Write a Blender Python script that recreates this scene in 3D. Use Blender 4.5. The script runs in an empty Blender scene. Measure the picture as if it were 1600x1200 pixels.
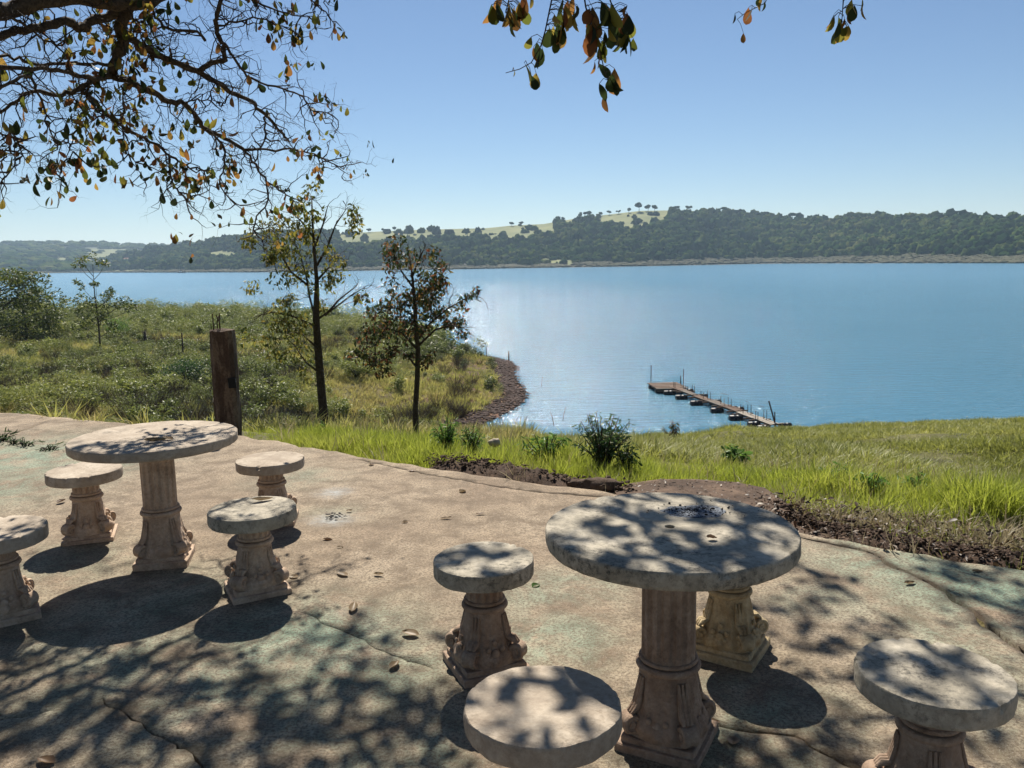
import bpy, math, random
import numpy as np
from mathutils import Vector, noise as mnoise
from mathutils.geometry import delaunay_2d_cdt
random.seed(7); rng = np.random.default_rng(7)
scene = bpy.context.scene
COL = scene.collection

# ------------------------------------------------------------------ camera, sky, sun, exposure
FPX = 1290.0; PITCH = math.radians(8.65); ROLL = math.radians(1.0); EYE = 1.7
WATER = -10.3
U0 = np.array([0, math.sin(PITCH), math.cos(PITCH)]); FW = np.array([0, math.cos(PITCH), -math.sin(PITCH)])
RC = math.cos(ROLL)*np.array([1., 0, 0]) - math.sin(ROLL)*U0
UC = math.sin(ROLL)*np.array([1., 0, 0]) + math.cos(ROLL)*U0
cam = bpy.data.cameras.new('camera'); camo = bpy.data.objects.new('camera', cam); COL.objects.link(camo)
cam.sensor_width = 36; cam.lens = 36*FPX/1600; cam.clip_start = .05; cam.clip_end = 30000
from mathutils import Matrix
camo.matrix_world = Matrix(((RC[0], UC[0], -FW[0], 0), (RC[1], UC[1], -FW[1], 0), (RC[2], UC[2], -FW[2], EYE), (0, 0, 0, 1)))
scene.camera = camo
SUN_EL, SUN_AZ = math.radians(48), math.radians(-7)      # azimuth from +Y towards +X
SD = np.array([math.sin(SUN_AZ)*math.cos(SUN_EL), math.cos(SUN_AZ)*math.cos(SUN_EL), math.sin(SUN_EL)])
w = bpy.data.worlds.new('World'); scene.world = w; w.use_nodes = True
nt = w.node_tree; bg = nt.nodes['Background']
sky = nt.nodes.new('ShaderNodeTexSky'); sky.sky_type = 'NISHITA'; sky.sun_disc = False
sky.sun_elevation = SUN_EL; sky.sun_rotation = SUN_AZ % (2*math.pi); sky.altitude = 600
sky.air_density = 1.0; sky.dust_density = 0.1; sky.ozone_density = 4.5
nt.links.new(sky.outputs[0], bg.inputs[0]); bg.inputs[1].default_value = 0.05
sl = bpy.data.lights.new('sun', 'SUN'); sl.energy = 5.0; sl.angle = math.radians(.53); sl.color = (1, .93, .82)
so = bpy.data.objects.new('sun', sl); COL.objects.link(so)
so.rotation_euler = Vector(SD).to_track_quat('Z', 'Y').to_euler()
vs = scene.view_settings; vs.view_transform = 'Standard'; vs.look = 'None'; vs.exposure = 0.8; vs.gamma = 1; vs.use_curve_mapping = False
scene.cycles.volume_bounces = 1
scene.cycles.max_bounces = 8

# ------------------------------------------------------------------ helpers
def ray(x, y): return FW + RC*(x-800)/FPX + UC*(600-y)/FPX
def atz(x, y, z=0.0):
    d = ray(x, y); t = (z-EYE)/d[2]; return np.array([0, 0, EYE]) + d*t
def atd(x, y, D):                                   # point seen at a pixel, D metres away on the ground plan
    d = ray(x, y); return np.array([0, 0, EYE]) + d*(D/math.hypot(d[0], d[1]))
def proj(P):
    q = np.asarray(P)-np.array([0, 0, EYE]); ww = q@FW
    return 800+FPX*(q@RC)/ww, 600-FPX*(q@UC)/ww

def tag(o, label=None, cat=None, group=None, kind=None):
    if label: o['label'] = label
    if cat: o['category'] = cat
    if group: o['group'] = group
    if kind: o['kind'] = kind
    return o
def empty(name, loc=(0, 0, 0), rz=0.0):
    o = bpy.data.objects.new(name, None); o.location = loc; o.rotation_euler = (0, 0, rz); o.empty_display_size = .1
    COL.objects.link(o); return o
def link(name, me, parent=None, loc=None, rot=None):
    o = bpy.data.objects.new(name, me); COL.objects.link(o)
    if parent: o.parent = parent
    if loc is not None: o.location = loc
    if rot is not None: o.rotation_euler = rot
    return o
def fastmesh(name, V, Fc, mat, smooth=False, attrs=None):
    """V (n,3); Fc (m,k) all faces with k corners"""
    V = np.asarray(V, dtype=np.float32); Fc = np.asarray(Fc, dtype=np.int32)
    me = bpy.data.meshes.new(name); me.vertices.add(len(V)); me.vertices.foreach_set('co', V.ravel())
    m, k = Fc.shape
    me.loops.add(m*k); me.loops.foreach_set('vertex_index', Fc.ravel())
    me.polygons.add(m); me.polygons.foreach_set('loop_start', np.arange(0, m*k, k, dtype=np.int32))
    if smooth: me.polygons.foreach_set('use_smooth', np.ones(m, dtype=bool))
    me.update(calc_edges=True); me.validate()
    for an, av in (attrs or {}).items():
        a = me.attributes.new(an, 'FLOAT', 'POINT'); a.data.foreach_set('value', np.asarray(av, dtype=np.float32))
    if mat: me.materials.append(mat)
    return me
class MB:
    def __init__(s): s.v = []; s.f = []
    def add(s, v, f):
        n = len(s.v); s.v += [tuple(p) for p in v]; s.f += [tuple(i+n for i in q) for q in f]
    def box(s, c, size, rz=0.0, jit=0.0, taper=1.0, M=None):
        sx, sy, sz = size[0]/2, size[1]/2, size[2]/2; v = []
        for z in (-1, 1):
            k = taper if z > 0 else 1
            for x, y in ((-1, -1), (1, -1), (1, 1), (-1, 1)):
                px, py = x*sx*k, y*sy*k
                q = Vector((px*math.cos(rz)-py*math.sin(rz)+random.uniform(-jit, jit), px*math.sin(rz)+py*math.cos(rz)+random.uniform(-jit, jit), z*sz))
                if M: q = M @ q
                v.append(q+Vector(c))
        s.add(v, [(0, 3, 2, 1), (4, 5, 6, 7), (0, 1, 5, 4), (1, 2, 6, 5), (2, 3, 7, 6), (3, 0, 4, 7)])
    def tube(s, pts, rad, n=6, cap=True):
        pts = [Vector(p) for p in pts]
        if len(pts) < 2: return
        v = []; up = Vector((.31, .2, .93)); a = None
        for i, p in enumerate(pts):
            d = (pts[min(i+1, len(pts)-1)]-pts[max(i-1, 0)])
            if d.length < 1e-9: d = Vector((0, 0, 1))
            d.normalize()
            if a is None: a = d.cross(up if abs(d.dot(up)) < .9 else Vector((1, 0, 0)))
            a = a-d*a.dot(d)
            if a.length < 1e-6: a = d.orthogonal()
            a.normalize(); b = d.cross(a); r = rad[i] if hasattr(rad, '__len__') else rad
            for k in range(n):
                t = 2*math.pi*k/n; v.append(p+(a*math.cos(t)+b*math.sin(t))*r)
        f = []
        for i in range(len(pts)-1):
            for k in range(n):
                q = (k+1) % n; f.append((i*n+k, i*n+q, (i+1)*n+q, (i+1)*n+k))
        if cap: f.append(tuple(range(n))[::-1]); f.append(tuple((len(pts)-1)*n+k for k in range(n)))
        s.add(v, f)
    def mesh(s, name, mat, smooth=False):
        me = bpy.data.meshes.new(name); me.from_pydata([tuple(p) for p in s.v], [], s.f)
        if smooth: me.polygons.foreach_set('use_smooth', np.ones(len(me.polygons), dtype=bool))
        me.materials.append(mat); me.update(); return me
    def build(s, name, mat, parent=None, smooth=False, loc=None): return link(name, s.mesh(name, mat, smooth), parent, loc)

def n3(p, sc, off=0.0): return mnoise.noise(Vector((p[0]*sc+off, p[1]*sc-off, p[2]*sc+off*.5)))

# ---- node material helpers
ALB = .60            # all surface colours below are scaled by this to real-world albedo
class NM:
    def __init__(s, name):
        s.m = bpy.data.materials.new(name); s.m.use_nodes = True; s.t = s.m.node_tree; s.b = s.t.nodes['Principled BSDF']
        s.out = s.t.nodes['Material Output']; s.b.inputs['Specular IOR Level'].default_value = .3
    def n(s, ty, **k):
        q = s.t.nodes.new(ty)
        for a, b in k.items(): setattr(q, a, b)
        return q
    def l(s, a, b): s.t.links.new(a, b)
    def coord(s, world=False):
        return s.n('ShaderNodeNewGeometry').outputs['Position'] if world else s.n('ShaderNodeTexCoord').outputs['Object']
    def noise(s, co, scale, detail=4, rough=.6, dist=0.0):
        q = s.n('ShaderNodeTexNoise'); q.inputs['Scale'].default_value = scale; q.inputs['Detail'].default_value = detail
        q.inputs['Roughness'].default_value = rough; q.inputs['Distortion'].default_value = dist; s.l(co, q.inputs['Vector']); return q.outputs['Fac']
    def ramp(s, fac, stops):
        q = s.n('ShaderNodeValToRGB'); e = q.color_ramp.elements
        while len(e) < len(stops): e.new(.5)
        for i, (p, c) in enumerate(stops):
            e[i].position = p; e[i].color = (*[ALB*q_ for q_ in c], 1) if hasattr(c, '__len__') else (c, c, c, 1)
        s.l(fac, q.inputs[0]); return q.outputs[0]
    def mix(s, fac, a, b, mode='MIX'):
        q = s.n('ShaderNodeMix', data_type='RGBA', blend_type=mode)
        for k, x in ((0, fac), (6, a), (7, b)):
            if hasattr(x, 'links'): s.l(x, q.inputs[k])
            else: q.inputs[k].default_value = x if k == 0 else (*[ALB*q_ for q_ in x], 1)
        return q.outputs[2]
    def math(s, op, a, b=0.0):
        q = s.n('ShaderNodeMath', operation=op)
        for k, x in ((0, a), (1, b)):
            if hasattr(x, 'links'): s.l(x, q.inputs[k])
            else: q.inputs[k].default_value = x
        return q.outputs[0]
    def bump(s, h, dist, strength=1.0, prev=None):
        q = s.n('ShaderNodeBump'); q.inputs['Distance'].default_value = dist; q.inputs['Strength'].default_value = strength
        s.l(h, q.inputs['Height'])
        if prev: s.l(prev, q.inputs['Normal'])
        return q.outputs[0]
    def fin(s, col=None, rough=.85, normal=None, transl=None):
        if col is not None:
            if hasattr(col, 'links'): s.l(col, s.b.inputs['Base Color'])
            else: s.b.inputs['Base Color'].default_value = (*[ALB*q_ for q_ in col], 1)
        if hasattr(rough, 'links'): s.l(rough, s.b.inputs['Roughness'])
        else: s.b.inputs['Roughness'].default_value = rough
        if normal: s.l(normal, s.b.inputs['Normal'])
        if transl:
            tr = s.n('ShaderNodeBsdfTranslucent'); mx = s.n('ShaderNodeMixShader'); mx.inputs[0].default_value = transl
            if hasattr(col, 'links'): s.l(col, tr.inputs[0])
            else: tr.inputs[0].default_value = (*[ALB*q_ for q_ in col], 1)
            s.l(s.b.outputs[0], mx.inputs[1]); s.l(tr.outputs[0], mx.inputs[2]); s.l(mx.outputs[0], s.out.inputs[0])
        return s.m
def leafmat(name, cols, transl=.4, patch=0.0, rough=.5, pw=.65):
    """colour varies per instance / per island and, for ground cover, with wide patches over the land"""
    m = NM(name); oi = m.n('ShaderNodeObjectInfo').outputs['Random']; g = m.n('ShaderNodeNewGeometry')
    r = m.math('FRACT', m.math('ADD', oi, g.outputs['Random Per Island']))
    if patch:
        pn = m.noise(g.outputs['Position'], patch, 3, .6); pn = m.math('MULTIPLY', m.math('SUBTRACT', pn, .28), 2.2)
        r = m.math('ADD', m.math('MULTIPLY', r, 1-pw), m.math('MULTIPLY', pn, pw))
    k = len(cols); c = m.ramp(r, [(i/(k-1), cc) for i, cc in enumerate(cols)])
    return m.fin(c, rough, None, transl)

# ------------------------------------------------------------------ materials
def concrete(name, base, dark, light, lich=0.0, scale=1.0, pits=True, lichc=(.06, .06, .055)):
    m = NM(name); va = m.n('ShaderNodeVectorMath', operation='ADD'); m.l(m.coord(), va.inputs[0]); m.l(m.math('MULTIPLY', m.n('ShaderNodeObjectInfo').outputs['Random'], 41.0), va.inputs[1]); co = va.outputs[0]; a = m.noise(co, 6*scale, 6, .65, .3); b = m.noise(co, 45*scale, 4, .7); c = m.noise(co, 170*scale, 3, .6)
    col = m.ramp(a, [(.3, dark), (.52, base), (.72, light)])
    col = m.mix(m.ramp(b, [(.35, 0), (.65, 1)]), m.mix(.45, col, dark), col)
    if lich: 
        lf = m.math('MULTIPLY', m.math('MULTIPLY', m.ramp(m.noise(co, 38*scale, 8, .8), [(.47, 0), (.62, 1)]), m.ramp(m.noise(co, 5*scale, 5, .6), [(.38, .15), (.6, 1)])), lich)
        col = m.mix(lf, col, lichc)
    sp = m.ramp(c, [(.62, 0), (.72, 1)]); col = m.mix(m.math('MULTIPLY', sp, .35), col, dark)
    nb = m.bump(a, .012, .5); nb = m.bump(b, .004, .8, nb); nb = m.bump(c, .0018, .9, nb)
    return m.fin(col, .9, nb)
M_top_grey = concrete('weathered_grey_concrete', (.74, .66, .52), (.40, .36, .28), (.95, .86, .70), .85)
M_top_pale = concrete('weathered_pale_concrete', (.72, .61, .48), (.47, .38, .29), (.90, .79, .64), .5, lichc=(.20, .15, .10))
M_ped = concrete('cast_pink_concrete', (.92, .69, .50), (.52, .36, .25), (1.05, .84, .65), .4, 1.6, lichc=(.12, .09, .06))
M_ped_shade = concrete('cast_pink_concrete_shaded', (.66, .48, .35), (.36, .24, .165), (.78, .61, .46), .45, 1.6, lichc=(.12, .09, .06))  # darker copy of the pink concrete: shade on the right group put into colour
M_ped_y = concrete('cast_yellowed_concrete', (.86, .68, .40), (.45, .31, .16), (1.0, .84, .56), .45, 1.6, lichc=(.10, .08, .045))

m = NM('patio_concrete'); co = m.coord()
a = m.noise(co, .9, 6, .6, .4); b = m.noise(co, 4.5, 7, .68, .3); c = m.noise(co, 70, 5, .75); d = m.noise(co, 260, 2, .6)
col = m.ramp(a, [(.3, (.37, .265, .175)), (.5, (.55, .425, .29)), (.7, (.66, .535, .385))])
col = m.mix(m.ramp(b, [(.38, .95), (.58, 0)]), col, (.25, .18, .115))
c2_ = m.noise(co, 17, 7, .8, .6); col = m.mix(m.ramp(c2_, [(.54, 0), (.66, .55)]), col, (.20, .15, .105))
at = m.n('ShaderNodeAttribute', attribute_name='green')
gf = m.math('MULTIPLY', at.outputs['Fac'], m.ramp(m.noise(co, 3.2, 8, .72, .5), [(.38, .0), (.56, .85)]))
col = m.mix(gf, col, m.ramp(b, [(.3, (.24, .38, .27)), (.7, (.44, .64, .48))]))
col = m.mix(m.ramp(c, [(.40, .85), (.56, 0)]), col, (.17, .125, .08))
col = m.mix(m.ramp(d, [(.62, 0), (.70, .7)]), col, (.85, .78, .66))
cf = m.n('ShaderNodeAttribute', attribute_name='crackdirt'); col = m.mix(m.math('MULTIPLY', cf.outputs['Fac'], m.ramp(b, [(.3, 1), (.65, .45)])), col, (.10, .062, .038))
wf = m.n('ShaderNodeAttribute', attribute_name='white'); col = m.mix(m.math('MULTIPLY', wf.outputs['Fac'], m.ramp(m.noise(co, 14, 6, .7), [(.35, .2), (.6, 1)])), col, (.62, .66, .66))
nb = m.bump(a, .05, .4); nb = m.bump(b, .02, .5, nb); nb = m.bump(c, .004, .9, nb); nb = m.bump(d, .0015, .8, nb)
M_patio = m.fin(col, .88, nb)

m = NM('brown_dirty_concrete'); co = m.coord(); b = m.noise(co, 5, 7, .7, .3); c = m.noise(co, 60, 5, .7)
col = m.ramp(b, [(.35, (.085, .055, .038)), (.5, (.155, .10, .068)), (.68, (.30, .20, .135))])
col = m.mix(m.ramp(c, [(.6, 0), (.72, .5)]), col, (.36, .30, .22))
M_pad = m.fin(col, .95, m.bump(c, .01, .8, m.bump(b, .04, .5)))

def soilmat(name, cols, sc=8, bump=.03):
    m = NM(name); co = m.coord(True); b = m.noise(co, sc, 8, .75); c = m.noise(co, sc*9, 4, .7)
    col = m.ramp(b, cols); col = m.mix(m.ramp(c, [(.35, .6), (.6, 0)]), col, (.03, .02, .015))
    return m.fin(col, .95, m.bump(c, bump*.3, .9, m.bump(b, bump, .9)))
M_soil = soilmat('dark_soil', [(.3, (.07, .042, .03)), (.5, (.14, .085, .055)), (.7, (.27, .17, .11))], 9)
M_rock = soilmat('shore_rock', [(.3, (.05, .033, .028)), (.5, (.11, .068, .055)), (.7, (.2, .12, .095))], 1.5)

m = NM('terrain_ground'); co = m.coord(True)
b = m.noise(co, .09, 6, .65, .5); c = m.noise(co, 1.2, 6, .7); d = m.noise(co, 12, 4, .7)
col = m.ramp(b, [(.3, (.12, .13, .04)), (.45, (.24, .23, .07)), (.58, (.33, .29, .10)), (.72, (.25, .18, .09))])
col = m.mix(m.ramp(c, [(.35, .75), (.62, 0)]), col, (.035, .045, .018))
col = m.mix(m.ramp(d, [(.3, .4), (.6, 0)]), col, (.03, .028, .015))
red = m.n('ShaderNodeAttribute', attribute_name='red')
col = m.mix(m.math('MULTIPLY', red.outputs['Fac'], m.ramp(c, [(.32, .25), (.5, 1)])), col, m.ramp(m.noise(co, .8, 5, .7), [(.3, (.17, .075, .045)), (.7, (.33, .165, .11))]))
M_terrain = m.fin(col, .95, m.bump(d, .08, .8, m.bump(c, .5, .6)))

m = NM('far_hill_ground'); co = m.coord(True); b = m.noise(co, .006, 5, .6, .3); c = m.noise(co, .05, 6, .75)
past = m.n('ShaderNodeAttribute', attribute_name='pasture'); bank = m.n('ShaderNodeAttribute', attribute_name='bank')
col = m.ramp(c, [(.35, (.022, .036, .016)), (.65, (.05, .06, .026))])
col = m.mix(past.outputs['Fac'], col, m.ramp(m.noise(co, .02, 5, .6), [(.35, (.18, .21, .07)), (.65, (.30, .31, .11))]))
col = m.mix(bank.outputs['Fac'], col, m.ramp(c, [(.3, (.07, .07, .035)), (.7, (.15, .12, .07))]))
M_far = m.fin(col, .95)

m = NM('water_surface'); co = m.coord(True)
mp = m.n('ShaderNodeMapping'); mp.inputs['Scale'].default_value = (.38, 1.5, 1); mp.inputs['Rotation'].default_value = (0, 0, .35); m.l(co, mp.inputs[0]); cw = mp.outputs[0]
w1 = m.noise(cw, .9, 5, .6, .4); w2 = m.noise(cw, 3.6, 4, .6, .2); w3 = m.noise(co, .02, 3, .5, .4); w4 = m.noise(cw, .16, 3, .55)
amp = m.ramp(w3, [(.3, .85), (.7, 1)])
ln = m.n('ShaderNodeVectorMath', operation='LENGTH'); m.l(co, ln.inputs[0]); far = m.ramp(m.math('DIVIDE', ln.outputs['Value'], 900.0), [(.06, 1), (.25, .8), (1, .5)])
nb = m.bump(m.math('MULTIPLY', m.math('MULTIPLY', w1, amp), far), .38, .9); nb = m.bump(m.math('MULTIPLY', w2, far), .12, 1, nb)
wr = m.ramp(m.math('DIVIDE', ln.outputs['Value'], 900.0), [(.06, .08), (.5, .15), (1, .18)])
m.b.inputs['IOR'].default_value = 1.33; m.b.inputs['Specular IOR Level'].default_value = .5
M_water = m.fin(m.ramp(w3, [(.3, (.13, .35, .52)), (.7, (.15, .38, .56))]), wr, nb)

def bark(name, c1, c2, sc=30):
    m = NM(name); co = m.coord(); b = m.noise(co, sc, 6, .7, .4); return m.fin(m.ramp(b, [(.35, c1), (.65, c2)]), .9, m.bump(b, .01, .9))
M_bark = bark('grey_brown_bark', (.05, .036, .024), (.20, .15, .105), 45)
M_twig = bark('dark_twig', (.05, .038, .032), (.12, .09, .07), 60)
M_bark2 = bark('sapling_bark', (.045, .033, .022), (.13, .095, .06))
M_leaf_over = leafmat('overhanging_leaf', [(.025, .04, .018), (.045, .07, .022), (.08, .11, .03), (.20, .23, .04), (.46, .38, .07), (.52, .27, .07), (.36, .14, .05), (.05, .07, .02)], .55)
M_leaf_crown = leafmat('crown_leaf', [(.02, .03, .012), (.035, .05, .016), (.06, .07, .02)], .2)
M_leaf_t1 = leafmat('sapling_leaf_olive', [(.08, .11, .03), (.16, .19, .045), (.28, .29, .06), (.46, .36, .08), (.12, .15, .035)], .55)
M_leaf_t2 = leafmat('sapling_leaf_dark_and_red', [(.035, .055, .02), (.05, .08, .025), (.045, .07, .022), (.07, .10, .03), (.06, .085, .022), (.18, .18, .045), (.36, .20, .06), (.30, .09, .05), (.05, .075, .022)], .5)
M_leaf_dk = leafmat('shrub_leaf_dark', [(.04, .09, .03), (.07, .14, .04), (.10, .19, .05)], .4)
M_leaf_br = leafmat('shrub_leaf_bright', [(.12, .24, .05), (.20, .36, .07), (.28, .46, .10)], .5)
M_meadow = leafmat('meadow_grass', [(.28, .29, .08), (.46, .48, .12), (.66, .62, .18), (.56, .45, .19), (.36, .40, .09)], .5, .12)
M_leaf_scrub = leafmat('scrub_leaf', [(.08, .10, .035), (.17, .21, .06), (.30, .36, .09), (.48, .50, .12), (.38, .33, .16)], .4, .06)
M_leaf_mid = leafmat('tree_leaf_mid', [(.07, .11, .03), (.15, .20, .045), (.28, .31, .07)], .4)
M_grass = leafmat('tall_grass', [(.22, .28, .035), (.42, .50, .06), (.58, .66, .09), (.66, .66, .16), (.60, .50, .22)], .5, .35)
M_grass_far = leafmat('slope_grass', [(.26, .27, .06), (.44, .47, .10), (.60, .60, .15), (.62, .56, .20)], .5, .12)
M_dryleaf = leafmat('dry_leaf', [(.16, .085, .045), (.32, .20, .11), (.42, .31, .17), (.24, .12, .065)], .25)
M_litter = leafmat('dead_litter', [(.05, .03, .02), (.12, .07, .04), (.30, .21, .12), (.07, .035, .025)], .15)
M_forest = leafmat('far_forest_crown', [(.008, .020, .008), (.022, .052, .012), (.05, .09, .02), (.105, .135, .03), (.18, .18, .07)], .0, .006, .95, .35)
M_forest.node_tree.nodes['Principled BSDF'].inputs['Specular IOR Level'].default_value = 0
M_brush = leafmat('brown_shore_brush', [(.06, .065, .03), (.11, .105, .05), (.085, .11, .035)], .0, .01, .95)
M_drybrush = leafmat('dry_twig_brush', [(.15, .11, .07), (.24, .18, .12), (.19, .16, .09)], .2, .1)
M_black = NM('black_char'); M_black = M_black.fin((.012, .012, .012), .8)
M_ash = NM('ash'); co = M_ash.coord(); M_ash = M_ash.fin(M_ash.ramp(M_ash.noise(co, 90, 4, .7), [(.42, (.07, .08, .10)), (.6, (.42, .46, .52))]), .95)
M_rust = NM('rusty_iron').fin((.09, .045, .03), .8)
M_drum = NM('black_plastic'); M_drum = M_drum.fin((.02, .022, .026), .45)
M_white = NM('white_wall').fin((.75, .73, .68), .8)
M_roof = NM('clay_roof').fin((.30, .13, .08), .9)
M_glass = NM('dark_window').fin((.03, .035, .04), .2)
def wood(name, c1, c2):
    m = NM(name); co = m.coord(); mp = m.n('ShaderNodeMapping'); mp.inputs['Scale'].default_value = (1, 9, 9); m.l(co, mp.inputs[0])
    b = m.noise(mp.outputs[0], 2.5, 6, .7); return m.fin(m.ramp(b, [(.3, c1), (.7, c2)]), .9, m.bump(b, .01, .7))
M_wood_br = wood('brown_plank', (.12, .075, .05), (.27, .175, .12)); M_wood_gr = wood('grey_plank', (.16, .13, .105), (.30, .25, .20)); M_wood_pale = wood('bleached_plank', (.36, .31, .25), (.55, .49, .41))
m = NM('old_concrete_post'); co = m.coord(); mp = m.n('ShaderNodeMapping'); mp.inputs['Scale'].default_value = (3, 3, .8); m.l(co, mp.inputs[0])
b = m.noise(mp.outputs[0], 3, 6, .7, .3); c = m.noise(co, 50, 4, .7)
M_post = m.fin(m.mix(m.ramp(c, [(.3, .5), (.6, 0)]), m.ramp(b, [(.3, (.075, .045, .032)), (.5, (.14, .09, .06)), (.6, (.30, .215, .15)), (.75, (.15, .12, .07))]), (.03, .015, .012)), .95, m.bump(c, .01, .9, m.bump(b, .04, .8)))

# ------------------------------------------------------------------ terrain
def px(pts, z=0.0): return [atz(x, y, z)[:2] for x, y in pts]
edge_px = [(0, 645), (90, 651), (170, 660), (260, 668), (370, 680), (430, 690), (480, 699), (560, 713), (620, 724), (690, 735), (760, 745), (830, 755), (900, 763), (960, 772),
           (1010, 788), (1100, 808), (1180, 822), (1240, 832), (1300, 842), (1400, 862), (1500, 878), (1600, 890)]
EDGE = [(-14, 12.5), (-9.5, 10.8)] + [tuple(p) for p in px(edge_px)] + [(3.6, 3.85), (5.2, 3.3), (8, 2.8)]
rough_edge = []
for i in range(len(EDGE)-1):
    a0, b0 = np.array(EDGE[i]), np.array(EDGE[i+1]); n = max(2, int(np.linalg.norm(b0-a0)/.07))
    for k in range(n):
        q = a0+(b0-a0)*k/n; j = .045*mnoise.noise(Vector((q[0]*5, q[1]*5, 3)))+.03*mnoise.noise(Vector((q[0]*17, q[1]*17, 9)))
        rough_edge.append((q[0]+j*.4, q[1]+j))
PATIO = rough_edge + [(8, 2.8), (8, -4), (-14, -4)]
def inpoly(X, Y, P):
    P = np.asarray(P); ins = np.zeros(np.shape(X), bool); x1, y1 = P[:, 0], P[:, 1]; x2, y2 = np.roll(x1, -1), np.roll(y1, -1)
    for a, b, c, d in zip(x1, y1, x2, y2):
        if b == d: continue
        k = ((b > Y) != (d > Y)) & (X < (c-a)*(Y-b)/(d-b)+a); ins ^= k
    return ins

ctrl = []
def cp(p, z=None): ctrl.append((p[0], p[1], p[2] if z is None else z))
for i in range(0, len(EDGE)): cp((*EDGE[i], -.06))
for p in ((-14, -4), (-5, -4), (3, -4), (8, -4), (-30, -10), (0, -20), (30, -10), (-2, 2), (-5, 5), (2, 1), (-20, 10), (-25, 0), (12, 1.2), (20, -2)): cp((*p, -.1))
def lineprofile(x, d0, shore_y, zs=()):     # from the patio edge to a shore point seen at pixel (x, shore_y)
    s = atz(x, shore_y, WATER); D = math.hypot(s[0], s[1]); u = s[:2]/D
    for t in (.12, .3, .5, .75):
        d = d0+(D-d0)*t; cp((u[0]*d, u[1]*d, WATER*t+.25*math.sin(t*9+x)))
    cp((s[0], s[1], WATER)); cp((u[0]*(D+9), u[1]*(D+9), WATER-1.8)); cp((u[0]*(D+30), u[1]*(D+30), WATER-4))
for x, d0, y in ((860, 6.5, 700), (1000, 6.3, 690), (1110, 6.3, 683), (1215, 6.2, 673), (1400, 5.2, 662), (1600, 5.2, 657), (1850, 6.5, 652), (2300, 9, 650), (3200, 14, 660)): lineprofile(x, d0, y)
for x, y in ((700, 690), (748, 666), (775, 652), (800, 641), (822, 625), (820, 612), (808, 597), (803, 582), (808, 573), (795, 564), (760, 557), (735, 548), (700, 537), (660, 526), (620, 516), (560, 508), (500, 501), (400, 495), (300, 493), (150, 492), (0, 492), (-300, 494), (-800, 500)):
    s = atz(x, y, WATER); cp(s)
for x, y in ((770, 690), (850, 655), (870, 620), (850, 590), (860, 565), (810, 545), (740, 526), (650, 507), (560, 490), (420, 480), (250, 478), (0, 477), (-400, 478), (950, 640), (1000, 600), (900, 520), (600, 470), (1200, 560), (1500, 560)):
    cp(atz(x, y, WATER-3.0))
for x, y, z in ((700, 655, -9.6), (785, 630, -10.0), (778, 590, -10.0), (740, 600, -9.6), (745, 566, -10.0), (690, 570, -9.4), (690, 620, -9.3), (650, 600, -9.1), (600, 560, -9.2), (600, 620, -8.6), (500, 560, -8.9), (500, 520, -9.6), (500, 620, -8.3),
                (400, 600, -8.3), (400, 540, -9.0), (300, 560, -8.6), (300, 510, -9.6), (200, 600, -7.8), (200, 540, -8.4), (100, 520, -9.0), (60, 600, -7.2), (0, 560, -7.4), (-150, 560, -7.0), (-300, 600, -6.2), (-500, 560, -7), (550, 645, -8.2), (300, 640, -7.6), (100, 635, -6.8), (-200, 640, -5.5)):
    cp(atz(x, y, z))
for x, d, z in ((0, 12, -.6), (0, 20, -2.6), (200, 12, -.7), (200, 20, -2.6), (200, 35, -5.9), (400, 12, -.75), (400, 20, -2.7), (400, 35, -6.4), (500, 13, -1.0), (650, 13, -1.1), (650, 25, -4.3), (760, 12, -1.1), (760, 25, -4.8), (760, 40, -8.4), (0, 35, -5.6), (-600, 30, -3), (-600, 60, -5.2)):
    q = atd(x, 500, d); cp((q[0], q[1], z))
CT = np.array(ctrl); CTs = CT[:, :2]/50.0
def tphi(r2): return np.where(r2 > 1e-12, .5*r2*np.log(np.maximum(r2, 1e-12)), 0)
_n = len(CT); _d2 = ((CTs[:, None]-CTs[None])**2).sum(-1); _A = np.zeros((_n+3, _n+3)); _A[:_n, :_n] = tphi(_d2)+np.eye(_n)*2e-4; _A[:_n, _n] = 1; _A[:_n, _n+1:] = CTs; _A[_n:, :_n] = _A[:_n, _n:].T
_W = np.linalg.solve(_A, np.concatenate([CT[:, 2], [0, 0, 0]]))
SHL = np.array([atz(x, y, WATER)[:2] for x, y in ((715, 682), (735, 673), (752, 664), (775, 653), (800, 641), (818, 629), (823, 621), (819, 611), (810, 599), (804, 586), (806, 574), (797, 565), (765, 557), (735, 549), (700, 538), (660, 527), (620, 517), (560, 508), (500, 501))])
_fine = [SHL[0]]
for _a, _b in zip(SHL[:-1], SHL[1:]):
    _m = max(1, int(np.linalg.norm(_b-_a)/1.0)); _fine += [_a+(_b-_a)*(_k+1)/_m+np.array([.35*mnoise.noise(Vector((_k*.7, _a[0], 1))), .35*mnoise.noise(Vector((_k*.7, _a[1], 5)))]) for _k in range(_m)]
SHF = np.array(_fine); LANDP = np.vstack([SHF, [atz(-400, 501, WATER)[:2]], [atz(-400, 682, WATER)[:2]]])
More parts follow.
